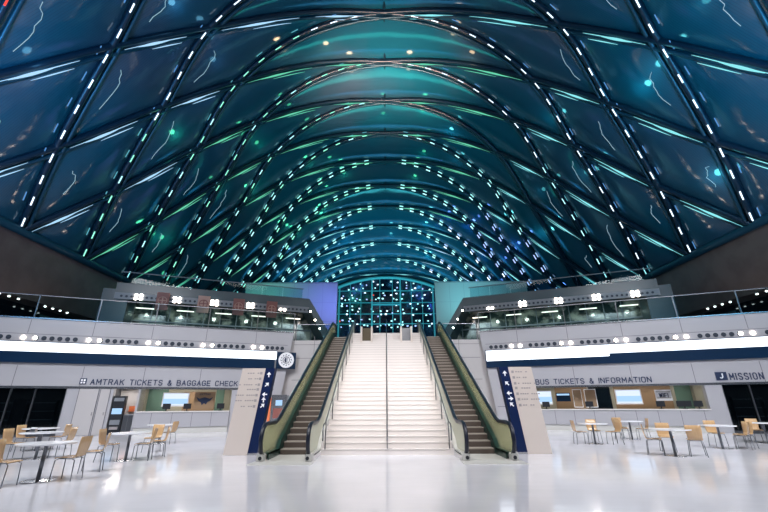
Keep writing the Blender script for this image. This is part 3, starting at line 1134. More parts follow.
tx = text('AMTRAK TICKETS & BAGGAGE CHECK', -1, 3.25, 10.95, 2.60, .27, M['letter'], 'navy wall letters reading AMTRAK TICKETS & BAGGAGE CHECK')
mb = MB()
mb.box(-.52, -.20, -.03, 0, 0, .32, 0)
for (a, b_, c, d) in ((-.47, -.38, .05, .14), (-.34, -.25, .05, .14), (-.47, -.38, .18, .27), (-.34, -.25, .18, .27)):
    mb.box(a, b_, -.04, -.03, c, d, 1)
mb.build('ticket_icon', [M['letter'], M['print_white']], tx)
text('BUS TICKETS & INFORMATION', 1, 3.2, 9.35, 2.60, .27, M['letter'], 'navy wall letters reading BUS TICKETS & INFORMATION')
tm = text('MISSION', 1, 12.98, 14.38, 2.63, .31, M['letter'], 'navy wall letters reading MISSION beside a square J badge', serif=True, stroke=.95)
mb = MB()
mb.box(-.62, -.12, -.04, 0, -.02, .40, 0)
mb.tube([(-.32, -.05, .33), (-.32, -.05, .14), (-.38, -.05, .08), (-.45, -.05, .12)], .03, 6, 1)
mb.build('badge', [M['letter'], M['print_white']], tm)

# ------------------------------------------------------------------ ticket counters
def room(side, s0, s1, depth, nm):
    m = MB()
    wbox(m, side, s0, s1, -.5 - depth, -.4 - depth, 0, 2.75, 0)
    wbox(m, side, s0 - .1, s0, -.4 - depth, -.5, 0, 2.75, 0)
    wbox(m, side, s1, s1 + .1, -.4 - depth, -.5, 0, 2.75, 0)
    wbox(m, side, s0, s1, -.4 - depth, -.5, 2.6, 2.75, 1)
    return m


for side, s0, s1 in ((-1, 3.5, 8.45), (1, 3.05, 11.75)):
    nm = 'west' if side < 0 else 'east'
    m = room(side, s0, s1, 1.7, nm)
    # wood and glazing bands on the back wall of the office
    if side < 0:
        wbox(m, side, 3.9, 4.4, -2.1, -2.06, 1.0, 2.5, 3)
        wbox(m, side, 7.2, 8.3, -2.1, -2.06, 1.0, 2.5, 3)
        wbox(m, side, 4.45, 6.3, -2.1, -2.05, 1.1, 2.3, 2)
    else:
        wbox(m, side, 4.2, 6.1, -2.1, -2.05, 1.0, 2.5, 2)
        wbox(m, side, 6.2, 7.4, -2.1, -2.05, .6, 2.5, 4)
        wbox(m, side, 7.6, 10.6, -2.1, -2.05, 1.0, 2.5, 2)
        wbox(m, side, 10.8, 11.6, -2.1, -2.05, 1.0, 2.5, 3)
    struct(m.build('wall_office_' + nm, [M['beige'], M['white_panel'], M['oak'], M['green_pane'], M['dark_glass']]))
    c = WP(side, (s0 + s1) / 2, -1.2, 2.5)
    area('office_light_' + nm, c, c + Vector((0, 0, -1)), s1 - s0 - 1, .5, 55, (1, .92, .80)).rotation_euler = (0, 0, math.atan2(U[side].y, U[side].x))
    base = WP(side, s0, 0, 0)
    ct = tag(empty('ticket_counter', base), 'long white panelled ticket counter under the %s sign' % ('AMTRAK TICKETS & BAGGAGE CHECK' if side < 0 else 'BUS TICKETS & INFORMATION'), 'counter')
    mb = MB()
    mb.quad8([WP(side, s, n, z) - base for z in (.32, 1.12) for s, n in ((s0 + .02, -.9), (s1 - .02, -.9), (s1 - .02, .12), (s0 + .02, .12))])
    mb.build('counter_body', M['white_panel'], ct)
    mb = MB()
    mb.quad8([WP(side, s, n, z) - base for z in (1.12, 1.17) for s, n in ((s0 + .02, -.95), (s1 - .02, -.95), (s1 - .02, .18), (s0 + .02, .18))])
    mb.build('counter_top', M['white_clad'], ct)
    mb = MB()
    mb.quad8([WP(side, s, n, z) - base for z in (0, .32) for s, n in ((s0 + .02, -.9), (s1 - .02, -.9), (s1 - .02, .05), (s0 + .02, .05))])
    mb.build('kick_plate', M['deck'], ct)
    k = 0
    s = s0 + 1.0
    while s < s1 - .3:
        mb = MB()
        mb.quad8([WP(side, a, n, z) - base for z in (.34, 1.1) for a, n in ((s - .012, .12), (s + .012, .12), (s + .012, .124), (s - .012, .124))])
        s += 1.05
        mb.build('panel_joint', M['seam'], ct)


def wall_item(name, side, s0, s1, n, z0, z1, label, cat, parts):
    """thing with its origin at the lower middle; local x runs to the picture's right, local -y faces the hall"""
    dirv = -U[side] if side < 0 else U[side]
    root = empty(name, WP(side, (s0 + s1) / 2, n, z0), math.atan2(dirv.y, dirv.x))
    w, h = abs(s1 - s0), z1 - z0
    for pn, mt, (x0, x1, y0, y1, a, b_) in parts:
        mb = MB()
        mb.box(x0 * w - w / 2, x1 * w - w / 2, y0, y1, a * h, b_ * h)
        mb.build(pn, mt, root)
    tag(root, label, cat)
    return root


TV = [('bezel', M['white_clad'], (0, 1, -.04, .05, 0, 1)), ('screen', M['screen_pale'], (.04, .96, -.06, -.04, .08, .93)), ('screen_picture', M['screen'], (.04, .96, -.065, -.06, .18, .55))]
wall_item('wall_screen', -1, 5.9, 7.35, -.85, 1.42, 2.22, 'blue and white wall screen hanging above the ticket and baggage counter', 'screen', TV)
wall_item('wall_screen', 1, 3.15, 4.0, -.85, 1.42, 2.25, 'small blue and white screen at the inner end of the bus ticket counter', 'screen', TV)
wall_item('wall_screen', 1, 7.5, 8.85, -.85, 1.42, 2.25, 'wide blue and white screen over the middle of the bus ticket counter', 'screen', TV)
wall_item('wall_sign', 1, 4.25, 5.05, -.9, 1.6, 2.1, 'blue rectangular sign beside the small screen of the bus ticket counter', 'sign', [('board', M['navy'], (0, 1, -.03, .03, 0, 1)), ('header', M['screen'], (.05, .95, -.04, -.03, .7, .9))])
wall_item('wall_sign', 1, 5.2, 5.7, -.9, 1.25, 2.3, 'narrow wood toned board hanging over the bus ticket counter', 'sign', [('frame', M['print_white'], (0, 1, -.02, .03, 0, 1)), ('board', M['oak'], (.06, .94, -.03, -.02, .04, .96))])
wall_item('wall_sign', 1, 5.85, 6.5, -.9, 1.25, 2.3, 'wider wood toned board with white edge over the bus ticket counter', 'sign', [('frame', M['print_white'], (0, 1, -.02, .03, 0, 1)), ('board', M['oak'], (.06, .94, -.03, -.02, .04, .96))])
sg = wall_item('wall_sign', 1, 9.55, 10.35, -.9, 1.6, 2.2, 'white square sign with dark letters on wood panelling at the bus counter', 'sign', [('board', M['print_white'], (0, 1, -.03, .03, 0, 1)), ('border', M['print_grey'], (.06, .94, -.035, -.03, .22, .30)), ('border', M['print_grey'], (.06, .94, -.035, -.03, .78, .84))])
letters('WIFI', .42, .2, M['letter'], sg, off=(-.21, -.035, .2))

# eagle board behind the baggage counter
eb = wall_item('wall_sign', -1, 4.45, 5.6, -.9, 1.25, 2.25, 'brown board with a dark bird shaped emblem over the baggage counter', 'sign', [('board', M['oak'], (0, 1, -.03, .03, 0, 1))])
mb = MB()
wing = [(-.48, .72), (-.3, .62), (0, .70), (.3, .62), (.48, .72), (.34, .50), (.18, .42), (.12, .28), (.0, .36), (-.12, .24), (-.2, .42), (-.36, .5)]
mb.prism([(x, -.05, z) for x, z in wing], (0, .02, 0))
mb.build('bird_emblem', M['letter'], eb)
letters('AMTRAK', .62, .10, M['letter'], eb, off=(-.31, -.035, .82))
# things on the counters
def monitor(side, s, label, w=.42):
    dirv = -U[side] if side < 0 else U[side]
    r = empty('computer_monitor', WP(side, s, -.35, 1.17), math.atan2(dirv.y, dirv.x))
    mb = MB()
    mb.box(-.12, .12, -.08, .08, 0, .02)
    mb.box(-.03, .03, -.02, .02, .02, .14)
    mb.build('stand', M['dark'], r)
    mb = MB()
    mb.box(-w / 2, w / 2, -.025, .025, .12, .42)
    mb.build('display', M['dark'], r, bevel=.006)
    tag(r, label, 'computer monitor')


monitor(-1, 4.05, 'dark computer monitor near the escalator end of the baggage counter')
monitor(-1, 5.9, 'dark computer monitor below the hanging screen of the baggage counter')
monitor(-1, 7.0, 'dark computer monitor at the storefront end of the baggage counter')
monitor(1, 3.6, 'dark computer monitor below the small screen of the bus counter')
monitor(1, 6.0, 'dark computer monitor below the wood boards of the bus counter')
monitor(1, 9.6, 'dark computer monitor below the white sign of the bus counter')
monitor(1, 10.7, 'wide dark computer monitor by the green pane of the bus counter', .7)
monitor(1, 11.35, 'dark computer monitor at the far outer end of the bus counter')

# ------------------------------------------------------------------ alcove with vending machine, doors, storefronts
m = MB()
wbox(m, -1, 8.5, 9.8, -2.0, -1.9, 0, 2.6, 0)
wbox(m, -1, 8.45, 8.55, -1.9, -.5, 0, 2.6, 0)
wbox(m, -1, 9.75, 9.85, -1.9, -.5, 0, 2.6, 1)
wbox(m, -1, 8.45, 9.85, -1.9, -.5, 2.45, 2.6, 0)
struct(m.build('wall_alcove', [M['white_panel_b'], M['dark']]))
c = WP(-1, 9.1, -1.1, 2.4)
area('alcove_light', c, c + Vector((0, 0, -1)), .8, .5, 25, (1, .92, .85))
vm = tag(empty('vending_machine', WP(-1, 9.42, -.35, 0), math.atan2(.3714, .9285)), 'dark tall vending machine with blue lit panel in the wall alcove', 'vending machine')
mb = MB()
mb.box(-.3, .3, -.25, .35, 0, 2.0)
mb.build('cabinet', M['dark'], vm, bevel=.02)
for z0, z1, mt in ((1.72, 1.9, M['grey_mid']), (1.05, 1.35, M['screen']), (.5, .75, M['grey_mid'])):
    mb = MB()
    mb.box(-.24, .24, -.27, -.25, z0, z1)
    mb.build('display_panel', mt, vm)
mb = MB()
mb.box(-.2, .2, -.29, -.25, .25, .4)
mb.build('delivery_flap', M['print_grey'], vm)
kb = tag(empty('storage_cabinet', WP(-1, 8.85, -.6, 0), math.atan2(.3714, .9285)), 'low dark grey cabinet standing in the alcove beside the vending machine', 'cabinet')
mb = MB()
mb.box(-.24, .24, -.3, .3, 0, 1.02)
mb.build('body', M['grey_mid'], kb, bevel=.01)
mb = MB()
mb.box(-.22, -.01, -.315, -.3, .05, .97)
mb.box(.01, .22, -.315, -.3, .05, .97)
mb.build('door', M['steel_dark'], kb)
ob = wall_item('notice_board', -1, 8.62, 9.15, -1.84, 1.15, 1.45, 'orange panel on the alcove wall above the low grey cabinet', 'sign', [('board', M['orange'], (0, 1, -.03, .03, 0, 1)), ('edge', M['blush'], (0, 1, -.035, .03, 1, 1.06))])

# pale doors between storefront and alcove
for k, (a, b_, lab) in enumerate(((10.45, 11.4, 'wide'), (9.9, 10.4, 'narrow'))):
    d = struct(empty('door_%d' % (k + 1), WP(-1, (a + b_) / 2, 0, 0), math.atan2(.3714, .9285)))
    w = b_ - a
    mb = MB()
    mb.box(-w / 2 + .03, w / 2 - .03, -.03, 0, .02, 2.36)
    mb.build('door_leaf', M['white_panel_b'], d)
    mb = MB()
    mb.box(-w / 2, -w / 2 + .03, -.035, 0, 0, 2.38)
    mb.box(w / 2 - .03, w / 2, -.035, 0, 0, 2.38)
    mb.build('door_jamb', M['seam'], d)
    mb = MB()
    mb.tube([(w / 2 - .1, -.07, 1.0), (w / 2 - .1, -.07, 1.16)], .015, 6)
    mb.build('door_handle', M['chrome'], d)

# storefronts
for side, s0, s1, muls in ((-1, 11.95, SMAX, (13.35, 14.4, 16.0, 17.6)), (1, 12.5, SMAX, (13.7, 15.2, 16.6, 18.0))):
    w = struct(empty('window_2' if side < 0 else 'window_3', WP(side, s0, 0, 0)))
    base = WP(side, s0, 0, 0)
    mb = MB()
    mb.quad8([WP(side, s, n, z) - base for z in (.05, 2.38) for s, n in ((s0 + .05, -.14), (s1, -.14), (s1, -.16), (s0 + .05, -.16))])
    mb.build('pane', thin_glass('storefront_glass_' + str(side), (.5, .56, .58), .3), w)
    mb = MB()
    for s in (s0 + .02,) + muls:
        mb.quad8([WP(side, a, n, z) - base for z in (0, 2.4) for a, n in ((s - .03, -.05), (s + .03, -.05), (s + .03, -.2), (s - .03, -.2))])
    mb.quad8([WP(side, s, n, z) - base for z in (0, .12) for s, n in ((s0, -.05), (s1, -.05), (s1, -.2), (s0, -.2))])
    mb.build('window_frame', M['steel_dark'], w)
    m = MB()
    wbox(m, side, s0, s1, -4.0, -3.9, 0, 2.7, 0)
    wbox(m, side, s0 - .1, s0, -3.9, -.5, 0, 2.7, 0)
    wbox(m, side, s0, s1, -3.9, -.5, 2.5, 2.7, 0)
    struct(m.build('wall_shop_west' if side < 0 else 'wall_shop_east', M['dark']))
    # shop shelving seen dimly
    c = WP(side, s0 + 3, -2.0, 2.4)  # added lamp that keeps the shop interior from going black
    area('shop_fill', c, c + Vector((0, 0, -1)), 4, .4, 22, (.9, .95, 1)).rotation_euler = (0, 0, math.atan2(U[side].y, U[side].x))
    for k in range(3):
        sh = tag(empty('shop_shelf', WP(side, s0 + 1.6 + k * 2.0, -2.2, 0)), 'dim shelf unit inside the dark %s, %s' % ('storefront by the pale doors' if side < 0 else 'storefront under the MISSION sign', ('nearest the door jamb' if k == 0 else 'second from the jamb' if k == 1 else 'third from the jamb')), 'shelf')
        sh.rotation_euler = (0, 0, math.atan2(U[side].y, U[side].x) + (math.pi if side < 0 else 0))
        mb = MB()
        for z in (.3, .75, 1.2, 1.65):
            mb.box(-.7, .7, -.2, .2, z, z + .03)
        mb.build('shelf_board', M['grey_mid'], sh)
        mb = MB()
        for x in (-.7, .68):
            mb.box(x, x + .03, -.2, .2, 0, 1.8)
        mb.build('side_panel', M['steel_dark'], sh)

# ------------------------------------------------------------------ kiosks glimpsed behind the escalator
for side in (-1,):
    kx = -6.25
    ki = tag(empty('ticket_kiosk', (kx - .15, 25.2, 0)), 'grey ticket kiosk with small cyan screen and orange edge behind the left escalator', 'kiosk')
    mb = MB()
    mb.box(-.45, .45, -.3, .3, 0, 2.05)
    mb.build('cabinet', M['chrome'], ki, bevel=.02)
    mb = MB()
    mb.box(-.18, .2, -.33, -.3, 1.45, 1.75)
    mb.build('screen', M['screen'], ki)
    mb = MB()
    mb.box(-.30, .30, -.32, -.3, .75, 1.3)
    mb.build('poster_panel', M['red'], ki)
    mb = MB()
    mb.box(-.62, -.47, -.28, .28, 0, 1.9)
    mb.build('side_board', M['orange'], ki)
    mb = MB()
    mb.box(.47, .85, -.2, .3, 0, 2.0)
    mb.build('dark_panel', M['grey_mid'], ki)

# ------------------------------------------------------------------ stair
run, rise, n_st = 0.3235, 5.6 / 34, 34
Y0s = 13.8
st = struct(empty('floor_stair', (0, Y0s, 0)))
mb = MB()
prof = [(0, 0)]
for k in range(n_st):
    prof.append((k * run, (k + 1) * rise - .0))
    prof.append(((k + 1) * run, (k + 1) * rise))
ytop = n_st * run
prof = prof + [(27.3 - Y0s, 5.60), (27.3 - Y0s, 0)]
prof[-2] = (27.3 - Y0s, n_st * rise)
mb.prism([(-2.12, y, z) for y, z in prof], (4.24, 0, 0))
mb.build('stair_flight', M['stair'], st)
mb = MB()
for k in range(n_st):
    mb.box(-2.0, 2.0, k * run - .012, k * run + .03, (k + 1) * rise - .03, (k + 1) * rise + .003)
mb.build('step_nosing', M['nosing'], st)

# centre handrail and side handrails
def stair_rail(x, label):
    r = tag(empty('stair_handrail', (x, Y0s, 0)), label, 'handrail')
    mb = MB()
    sl = 5.6 / ytop
    pts = [(0, -.45, .45), (0, -.5, .7), (0, -.4, .9), (0, 0, .95), (0, ytop, 6.5), (0, ytop + .5, 6.5), (0, ytop + .55, 6.2)]
    mb.tube(pts, .022, 8)
    mb.build('rail', M['steel_dark'], r, True)
    for k in range(8):
        y = .1 + k * 1.52
        mb = MB()
        z0 = min(math.floor(y / run + 1) * rise, 5.6)
        mb.tube([(0, y, z0), (0, y, .95 + y * 5.55 / ytop)], .018, 6)
        mb.build('post', M['steel_dark'], r)


stair_rail(0.0, 'slim steel handrail running up the centre of the white stair')
stair_rail(-1.98, 'slim steel handrail up the white stair along the escalator on the ticket and baggage side')
stair_rail(1.98, 'slim steel handrail up the white stair along the escalator on the bus ticket side')

# low gates on the upper part of the stair
for side in (-1, 1):
    g = tag(empty('stair_gate', (side * 1.16, 23.3, 4.85)), 'small dark gate box with cream jambs near the stair top, %s' % ('with amber panel' if side < 0 else 'with grey panel'), 'gate')
    mb = MB()
    mb.box(-.26, .26, 0, .06, .05, .85)
    mb.build('panel', M['bronze'] if side < 0 else M['steel_dark'], g)
    for x in (-.30, .30):
        mb = MB()
        mb.box(x - .05, x + .05, -.15, .6, .0, .92)
        mb.build('jamb', M['totem'], g)

# guard at the top of the stair, teal light put into its curb colour
g = tag(empty('landing_guard', (0, 30.5, 5.60)), 'teal lit glass guard and curb behind the top of the stair', 'railing')
mb = MB()
mb.box(-3.2, 3.2, 0, .15, 0, .55)
mb.build('curb', M['mullion'], g)
mb = MB()
mb.box(-3.2, 3.2, .05, .08, .55, 1.25)
mb.build('glass_panel', M['rail_glass'], g)
for k in range(4):
    lo = MB()
    lo.prism([(.06 * math.cos(t), 0, .06 * math.sin(t)) for t in np.linspace(0, 2 * math.pi, 9)[:-1]], (0, .05, 0))
    l_ = lo.build('spotlight', M['lamp_small'])
    l_.location = (-.95 + k * .62, 30.44, 6.04)
    tag(l_, 'tiny white spotlight behind the stair top, %s from the baggage side' % ORD[k], 'spotlight', 'spotlights behind the stair top')

# ------------------------------------------------------------------ escalators
def escalator(side, label):
    xc = side * 2.88
    root = tag(empty('escalator', (xc, 12.95, 0)), label, 'escalator')
    sl = 5.6 / 12.2

    def base(y):      # step line height, local y
        y0, y1 = 0.9, 0.9 + 5.6 / sl
        if y < y0:
            return 0.0
        if y > y1:
            return 5.6
        return (y - y0) * sl
    ya, yb = .9, .9 + 5.6 / sl
    # steps
    for k in range(int((yb - ya) / .40) + 1):
        y = ya + k * .40
        z = base(y + .40)
        if z > 5.59:
            z = 5.59
        mb = MB()
        mb.box(-.5, .5, y, y + .42, z - .24, z, 0)
        mb.box(-.5, .5, y - .006, y, z - .20, z - .03, 1)
        mb.build('step', [M['esc_step'], M['esc_riser']], root)
    # landing combs
    mb = MB()
    mb.box(-.72, .72, -.55, ya, 0.0, .02)
    mb.build('comb_plate', M['deck'], root)
    mb = MB()
    mb.box(-.72, .72, yb + .3, 14.3, 5.53, 5.62)
    mb.build('comb_plate', M['deck'], root)
    path = [(-.55, .16), (-.72, .30), (-.80, .55), (-.72, .80), (-.52, .95), (-.2, .98), (ya - .25, .98), (ya + .15, 1.08), (yb - .1, 6.53), (yb + .3, 6.6), (yb + 1.2, 6.6), (yb + 1.42, 6.5), (yb + 1.5, 6.2), (yb + 1.4, 5.9)]
    for sd in (-1, 1):
        outer = (sd == side)
        x = sd * .66
        # glass panel between the deck line and the handrail
        low = [(-.5, .12), (ya - .1, .12), (ya + .3, .38), (yb, 5.8), (yb + .3, 5.85), (yb + 1.3, 5.85)]
        top = [p for p in path if p[1] > .3 and p[0] > -1][::-1]
        poly = low + [(a, b_ - .03) for a, b_ in top[1:]] + [(-.66, .35)]
        mb = MB()
        mb.prism([(x - .012, a, b_) for a, b_ in poly], (.024, 0, 0))
        gp = mb.build('balustrade_panel', M['bal_out'] if outer else M['bal_in'], root)
        gp['label'] = 'green tinted balustrade' if outer else 'cream balustrade'
        # handrail
        mb = MB()
        mb.tube([(x, a, b_) for a, b_ in path], .06, 10)
        mb.build('handrail', M['rubber'], root, True)
        # inner skirt and deck
        mb = MB()
        lo1 = [(-.35, 0.0), (ya, 0), (yb, 5.5), (yb + 1.2, 5.55)]
        hi1 = [(-.35, .2), (ya - .1, .2), (ya + .22, .46), (yb, 5.92), (yb + 1.2, 5.95)]
        mb.prism([(sd * .52, a, b_) for a, b_ in lo1 + hi1[::-1]], (sd * .03, 0, 0))
        mb.build('skirt', M['skirt'], root)
        mb = MB()
        for (a, b_), (c_, d_) in zip(hi1[:-1], hi1[1:]):
            mb.quad8([(sd * .52, a, b_ - .04), (sd * .78, a, b_ - .04), (sd * .78, c_, d_ - .04), (sd * .52, c_, d_ - .04),
                      (sd * .52, a, b_), (sd * .78, a, b_), (sd * .78, c_, d_), (sd * .52, c_, d_)])
        mb.build('deck_board', M['deck'] if not outer else M['skirt'], root)
        # outer cladding down to the floor
        mb = MB()
        cl = [(-.5, 0), (yb + 1.2, 0), (yb + 1.2, 5.8), (yb, 5.8), (ya + .28, .38), (ya - .1, .12), (-.5, .12)]
        mb.prism([(sd * .76, a, b_) for a, b_ in cl], (sd * .03, 0, 0))
        mb.build('side_cladding', M['white_clad'], root)
        # newel base box
        mb = MB()
        mb.box(sd * .68 - .09, sd * .68 + .09, -.72, -.35, 0, .2)
        mb.build('newel_base', M['deck'], root, bevel=.02)
        mb = MB()
        mb.prism([(x - .10 * 0 - .06 + .0, -.74 + .0, 0) if False else (x + .05 * math.cos(t), -.745, .1 + .05 * math.sin(t)) for t in np.linspace(0, 2 * math.pi, 13)[:-1]], (0, .03, 0))
        mb.build('key_switch', M['dark'], root)
    # white apron on the floor
    mb = MB()
    mb.box(-.85, .85, -1.3, -.55, 0.0, .015)
    mb.build('floor_plate', M['deck'], root)
    return root


escalator(-1, 'escalator beside the white stair on the ticket and baggage side, brown ribbed steps')
escalator(1, 'escalator beside the white stair on the bus ticket side, brown ribbed steps')


# ------------------------------------------------------------------ leaning direction totems
def totem(side):
    root = tag(empty('direction_totem', (side * 4.68, 13.9, 0)), 'tall leaning cream sign panel with navy arrow stripe by the escalator, %s' % ('ticket and baggage side' if side < 0 else 'bus ticket side'), 'direction sign')
    H = 2.66
    b0, b1, t0, t1 = .54, -.54, .22, -.88      # outer / inner edge at bottom and top (positive = away from the stair)

    def X(f, z):           # f=0 outer, 1 inner
        lo = b0 + (b1 - b0) * f
        hi = t0 + (t1 - t0) * f
        return side * (lo + (hi - lo) * z / H)
    mb = MB()
    fs = .72
    q = [(X(0, .0), 0, 0), (X(fs, 0), 0, 0), (X(fs, H), 0, H), (X(0, H), 0, H)]
    mb.prism(q, (0, .28, 0))
    mb.build('cream_panel', M['totem'], root, bevel=.008)
    mb = MB()
    q = [(X(fs, .06), -.01, .06), (X(1, .06), -.01, .06), (X(1, H), -.01, H), (X(fs, H), -.01, H)]
    mb.prism(q, (0, .30, 0))
    mb.build('navy_stripe', M['totem_navy'], root)
    mb = MB()
    mb.prism([(X(fs, 0), 0, 0), (X(1, 0), 0, 0), (X(1, .06), 0, .06), (X(fs, .06), 0, .06)], (0, .28, 0))
    mb.build('foot', M['chrome'], root)
    # arrows
    zs = (2.45, 2.13, 1.82, 1.65, 1.47)
    dirs = (90, 135, 180, 0, 135) if side > 0 else (90, 45, 180, 90, 45)
    for z, dg_ in zip(zs, dirs):
        c = Vector((X((1 + fs) / 2, z), -.02, z))
        a = R(dg_)
        mb = MB()
        pts2 = [(-.08, -.018), (.0, -.018), (.0, -.075), (.09, 0), (.0, .075), (.0, .018), (-.08, .018)]
        mb.prism([c + Vector((px * math.cos(a) - py * math.sin(a), 0, px * math.sin(a) + py * math.cos(a))) for px, py in pts2], (0, .012, 0))
        mb.build('arrow', M['print_white'], root)
    zs = (2.50, 2.32, 2.13, 1.98, 1.80, 1.63, 1.45)
    for i, z in enumerate(zs):
        mb = MB()
        w = (.42, .36, .62, .40, .66, .62, .40)[i]
        xi = X(fs, z) + side * .16
        xo = xi + side * w
        a, b_ = sorted((xi + side * .05, xo))
        n = int(w / .07)
        for k in range(n):
            if (k + i) % 5 == 3:
                continue
            mb.box(a + k * w / n, a + k * w / n + w / n * .7, -.006, 0.0, z - .018, z + .018)
        a, b_ = sorted((xi - side * .08, xi - side * .0))
        mb.box(a, b_, -.006, 0, z - .04, z + .04)
        mb.build('printed_line', M['print_grey'], root)


totem(-1)
totem(1)


# ------------------------------------------------------------------ tables and chairs
def make_table():
    r = empty('round_table')
    mb = MB()
    k = 36
    mb.prism([(.55 * math.cos(2 * math.pi * i / k), .55 * math.sin(2 * math.pi * i / k), .715) for i in range(k)], (0, 0, .03))
    mb.build('tabletop', M['table_white'], r, bevel=.005)
    mb = MB()
    mb.tube([(0, 0, .02), (0, 0, .715)], .038, 14)
    mb.build('column', M['steel_dark'], r, True)
    mb = MB()
    mb.tube([(0, 0, 0.0), (0, 0, .012), (0, 0, .03)], .3, 28, rs=[.30, .30, .06])
    mb.build('base_plate', M['chrome'], r)
    return r


def make_chair():
    r = empty('cafe_chair')
    # moulded seat: local +y is forward
    def sheet(rows, th):
        mb = MB()
        nx = 7
        base = 0
        V = []
        for (y, z, w, dip) in rows:
            for i in range(nx):
                u = -1 + 2 * i / (nx - 1)
                V.append((u * w / 2, y, z + dip * (u * u)))
        L = len(rows)
        top = [Vector(v) for v in V]
        mb.v += [tuple(v) for v in top]
        # offset copy
        for ri in range(L):
            y0, z0 = rows[max(ri - 1, 0)][:2]
            y1, z1 = rows[min(ri + 1, L - 1)][:2]
            d = Vector((0, y1 - y0, z1 - z0)).normalized()
            nrm = Vector((0, d.z, -d.y))
            for i in range(nx):
                mb.v.append(tuple(top[ri * nx + i] + nrm * th))
        o2 = L * nx
        for ri in range(L - 1):
            for i in range(nx - 1):
                a = ri * nx + i
                mb.f.append((a, a + 1, a + nx + 1, a + nx))
                mb.f.append((o2 + a, o2 + a + nx, o2 + a + nx + 1, o2 + a + 1))
        for i in range(nx - 1):
            mb.f.append((i, o2 + i, o2 + i + 1, i + 1))
            a = (L - 1) * nx + i
            mb.f.append((a, a + 1, o2 + a + 1, o2 + a))
        for ri in range(L - 1):
            a = ri * nx
            mb.f.append((a, a + nx, o2 + a + nx, o2 + a))
            a = ri * nx + nx - 1
            mb.f.append((a, o2 + a, o2 + a + nx, a + nx))
        mb.m = [0] * len(mb.f)
        return mb
    seat = [(.21, .435, .38, .0), (.18, .452, .41, .0), (.08, .448, .42, .008), (-.05, .440, .41, .012), (-.14, .442, .39, .012)]
    sheet(seat, .012).build('seat', M['wood'], r, True)
    back = [(-.15, .444, .36, .0), (-.19, .470, .36, .0), (-.212, .53, .37, .0), (-.225, .62, .39, .0), (-.24, .74, .41, .0), (-.255, .86, .40, .0)]
    sheet(back, .012).build('backrest', M['wood'], r, True)
    for sx in (-1, 1):
        for (ty, by) in ((.14, .21), (-.10, -.22)):
            mb = MB()
            mb.tube([(sx * .15, ty, .432), (sx * .17, (ty + by) / 2 + (.03 if ty > 0 else -.03), .40), (sx * .20, by, 0.0)], .010, 8)
            mb.build('leg', M['steel_dark'], r, True)
    mb = MB()
    mb.tube([(-.15, .14, .430), (.15, .14, .430), (.15, -.10, .426), (-.15, -.10, .426), (-.15, .13, .430)], .009, 6)
    mb.build('seat_frame', M['steel_dark'], r)
    return r


proto_t, proto_c = make_table(), make_chair()
used = {'t': False, 'c': False}


def place(kind, x, y, rz, label, group):
    proto = proto_t if kind == 't' else proto_c
    o = copy_tree(proto) if used[kind] else proto
    used[kind] = True
    o.location = (x, y, 0)
    o.rotation_euler = (0, 0, rz)
    tag(o, label, 'table' if kind == 't' else 'chair', group)
    return o


GT, GC = 'round white cafe tables', 'wooden cafe chairs round the tables'
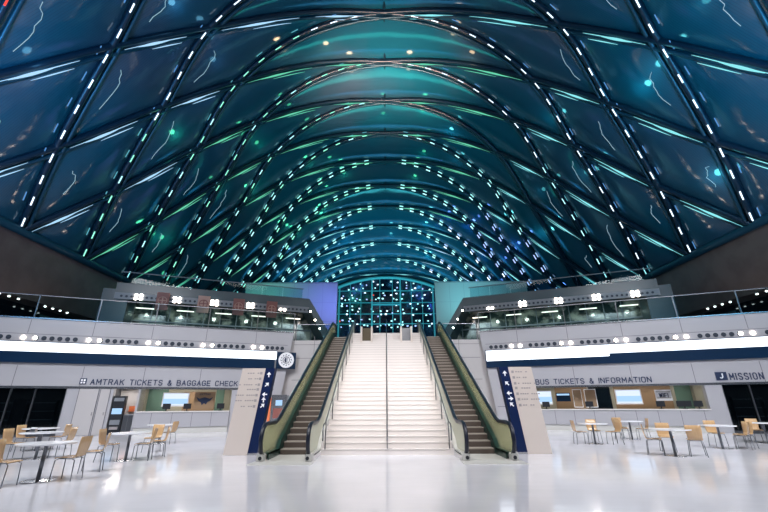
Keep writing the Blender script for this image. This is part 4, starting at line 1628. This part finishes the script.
# table: x, y, description; chairs: backrest x, y, facing (degrees, 0 = towards +X), description
SETS = [
    (-7.45, 9.5, 'round white table nearest the camera, on the ticket and baggage side',
     [(-7.95, 8.85, 5, 'maple chair cut by the picture edge at the nearest round table'),
      (-6.72, 9.65, 185, 'maple chair tucked in, nearest on the escalator side of the nearest round table'),
      (-7.0, 10.85, 205, 'maple chair turned outward behind the escalator side of the nearest round table')]),
    (-10.6, 13.2, 'round white table by the dark storefront with a napkin holder on it',
     [(-11.45, 13.0, 5, 'maple chair with its back to the picture edge at the napkin holder table'),
      (-10.05, 13.75, 190, 'maple chair on the door side of the napkin holder table')]),
    (-12.6, 15.6, 'round white table just behind another, closest to the dark storefront',
     [(-13.15, 15.4, 0, 'maple chair on the storefront side of the rear storefront table'),
      (-11.85, 15.9, 190, 'maple chair on the door side of the rear storefront table')]),
    (-7.6, 12.75, 'round white table standing alone in front of the vending machine alcove',
     [(-8.32, 12.6, 8, 'maple chair on the storefront side of the table before the alcove'),
      (-6.93, 12.85, 195, 'maple chair on the escalator side of the table before the alcove'),
      (-7.0, 13.75, 215, 'maple chair behind another on the escalator side of the table before the alcove'),
      (-8.1, 15.2, 268, 'maple chair standing off farther behind the table before the alcove')]),
    (-9.55, 18.1, 'round white table closest to the baggage counter',
     [(-8.9, 18.0, 175, 'lone maple chair at the table closest to the baggage counter')]),
    (8.15, 17.1, 'round white table closest to the totem on the bus ticket side',
     [(7.35, 17.05, -5, 'maple chair nearest the totem on the bus ticket side'),
      (8.5, 17.95, 262, 'maple chair between the bus counter and the table nearest the totem'),
      (9.1, 17.0, 185, 'maple chair on the outer side of the table nearest the totem')]),
    (10.75, 19.1, 'round white table closest to the bus ticket counter',
     [(10.7, 20.0, 270, 'maple chair behind the table closest to the bus counter'),
      (10.05, 18.9, 15, 'maple chair on the totem side of the table closest to the bus counter'),
      (11.35, 18.8, 165, 'maple chair on the outer side of the table closest to the bus counter')]),
    (8.65, 13.25, 'round white table nearest the camera on the bus ticket side',
     [(8.1, 13.7, -35, 'maple chair on the totem side of the near bus side table'),
      (9.3, 14.6, 245, 'maple chair behind the near bus side table')]),
    (11.65, 15.25, 'round white table before the dark storefront beside the bus counter',
     [(9.15, 12.95, 60, 'maple chair seen from behind beside the near bus side table'),
      (12.3, 14.75, 130, 'maple chair in front on the storefront side of the outer bus side table'),
      (12.75, 15.3, 185, 'maple chair seen edge on, storefront side of the outer bus side table'),
      (12.15, 16.25, 262, 'maple chair behind the outer bus side table')]),
    (14.8, 17.0, 'round white table cut by the picture edge under the MISSION sign',
     [(15.1, 17.85, 250, 'maple chair behind the table that the picture edge cuts')]),
]
for (tx_, ty_, tl, chairs) in SETS:
    place('t', tx_, ty_, 0, tl, GT)
    for (x, y, fa, cl) in chairs:
        place('c', x + .23 * math.cos(R(fa)), y + .23 * math.sin(R(fa)), R(fa - 90), cl, GC)
# cup holder on the storefront table
cp = tag(empty('napkin_holder', (-10.8, 13.1, .745)), 'small napkin holder on the white table by the dark storefront', 'napkin holder')
mb = MB()
mb.box(-.08, .08, -.05, .05, 0, .1)
mb.build('body', M['chrome'], cp, bevel=.006)
mb = MB()
mb.box(-.07, .07, -.03, .03, .1, .14)
mb.build('napkins', M['print_white'], cp)
print('node lamps', nl)
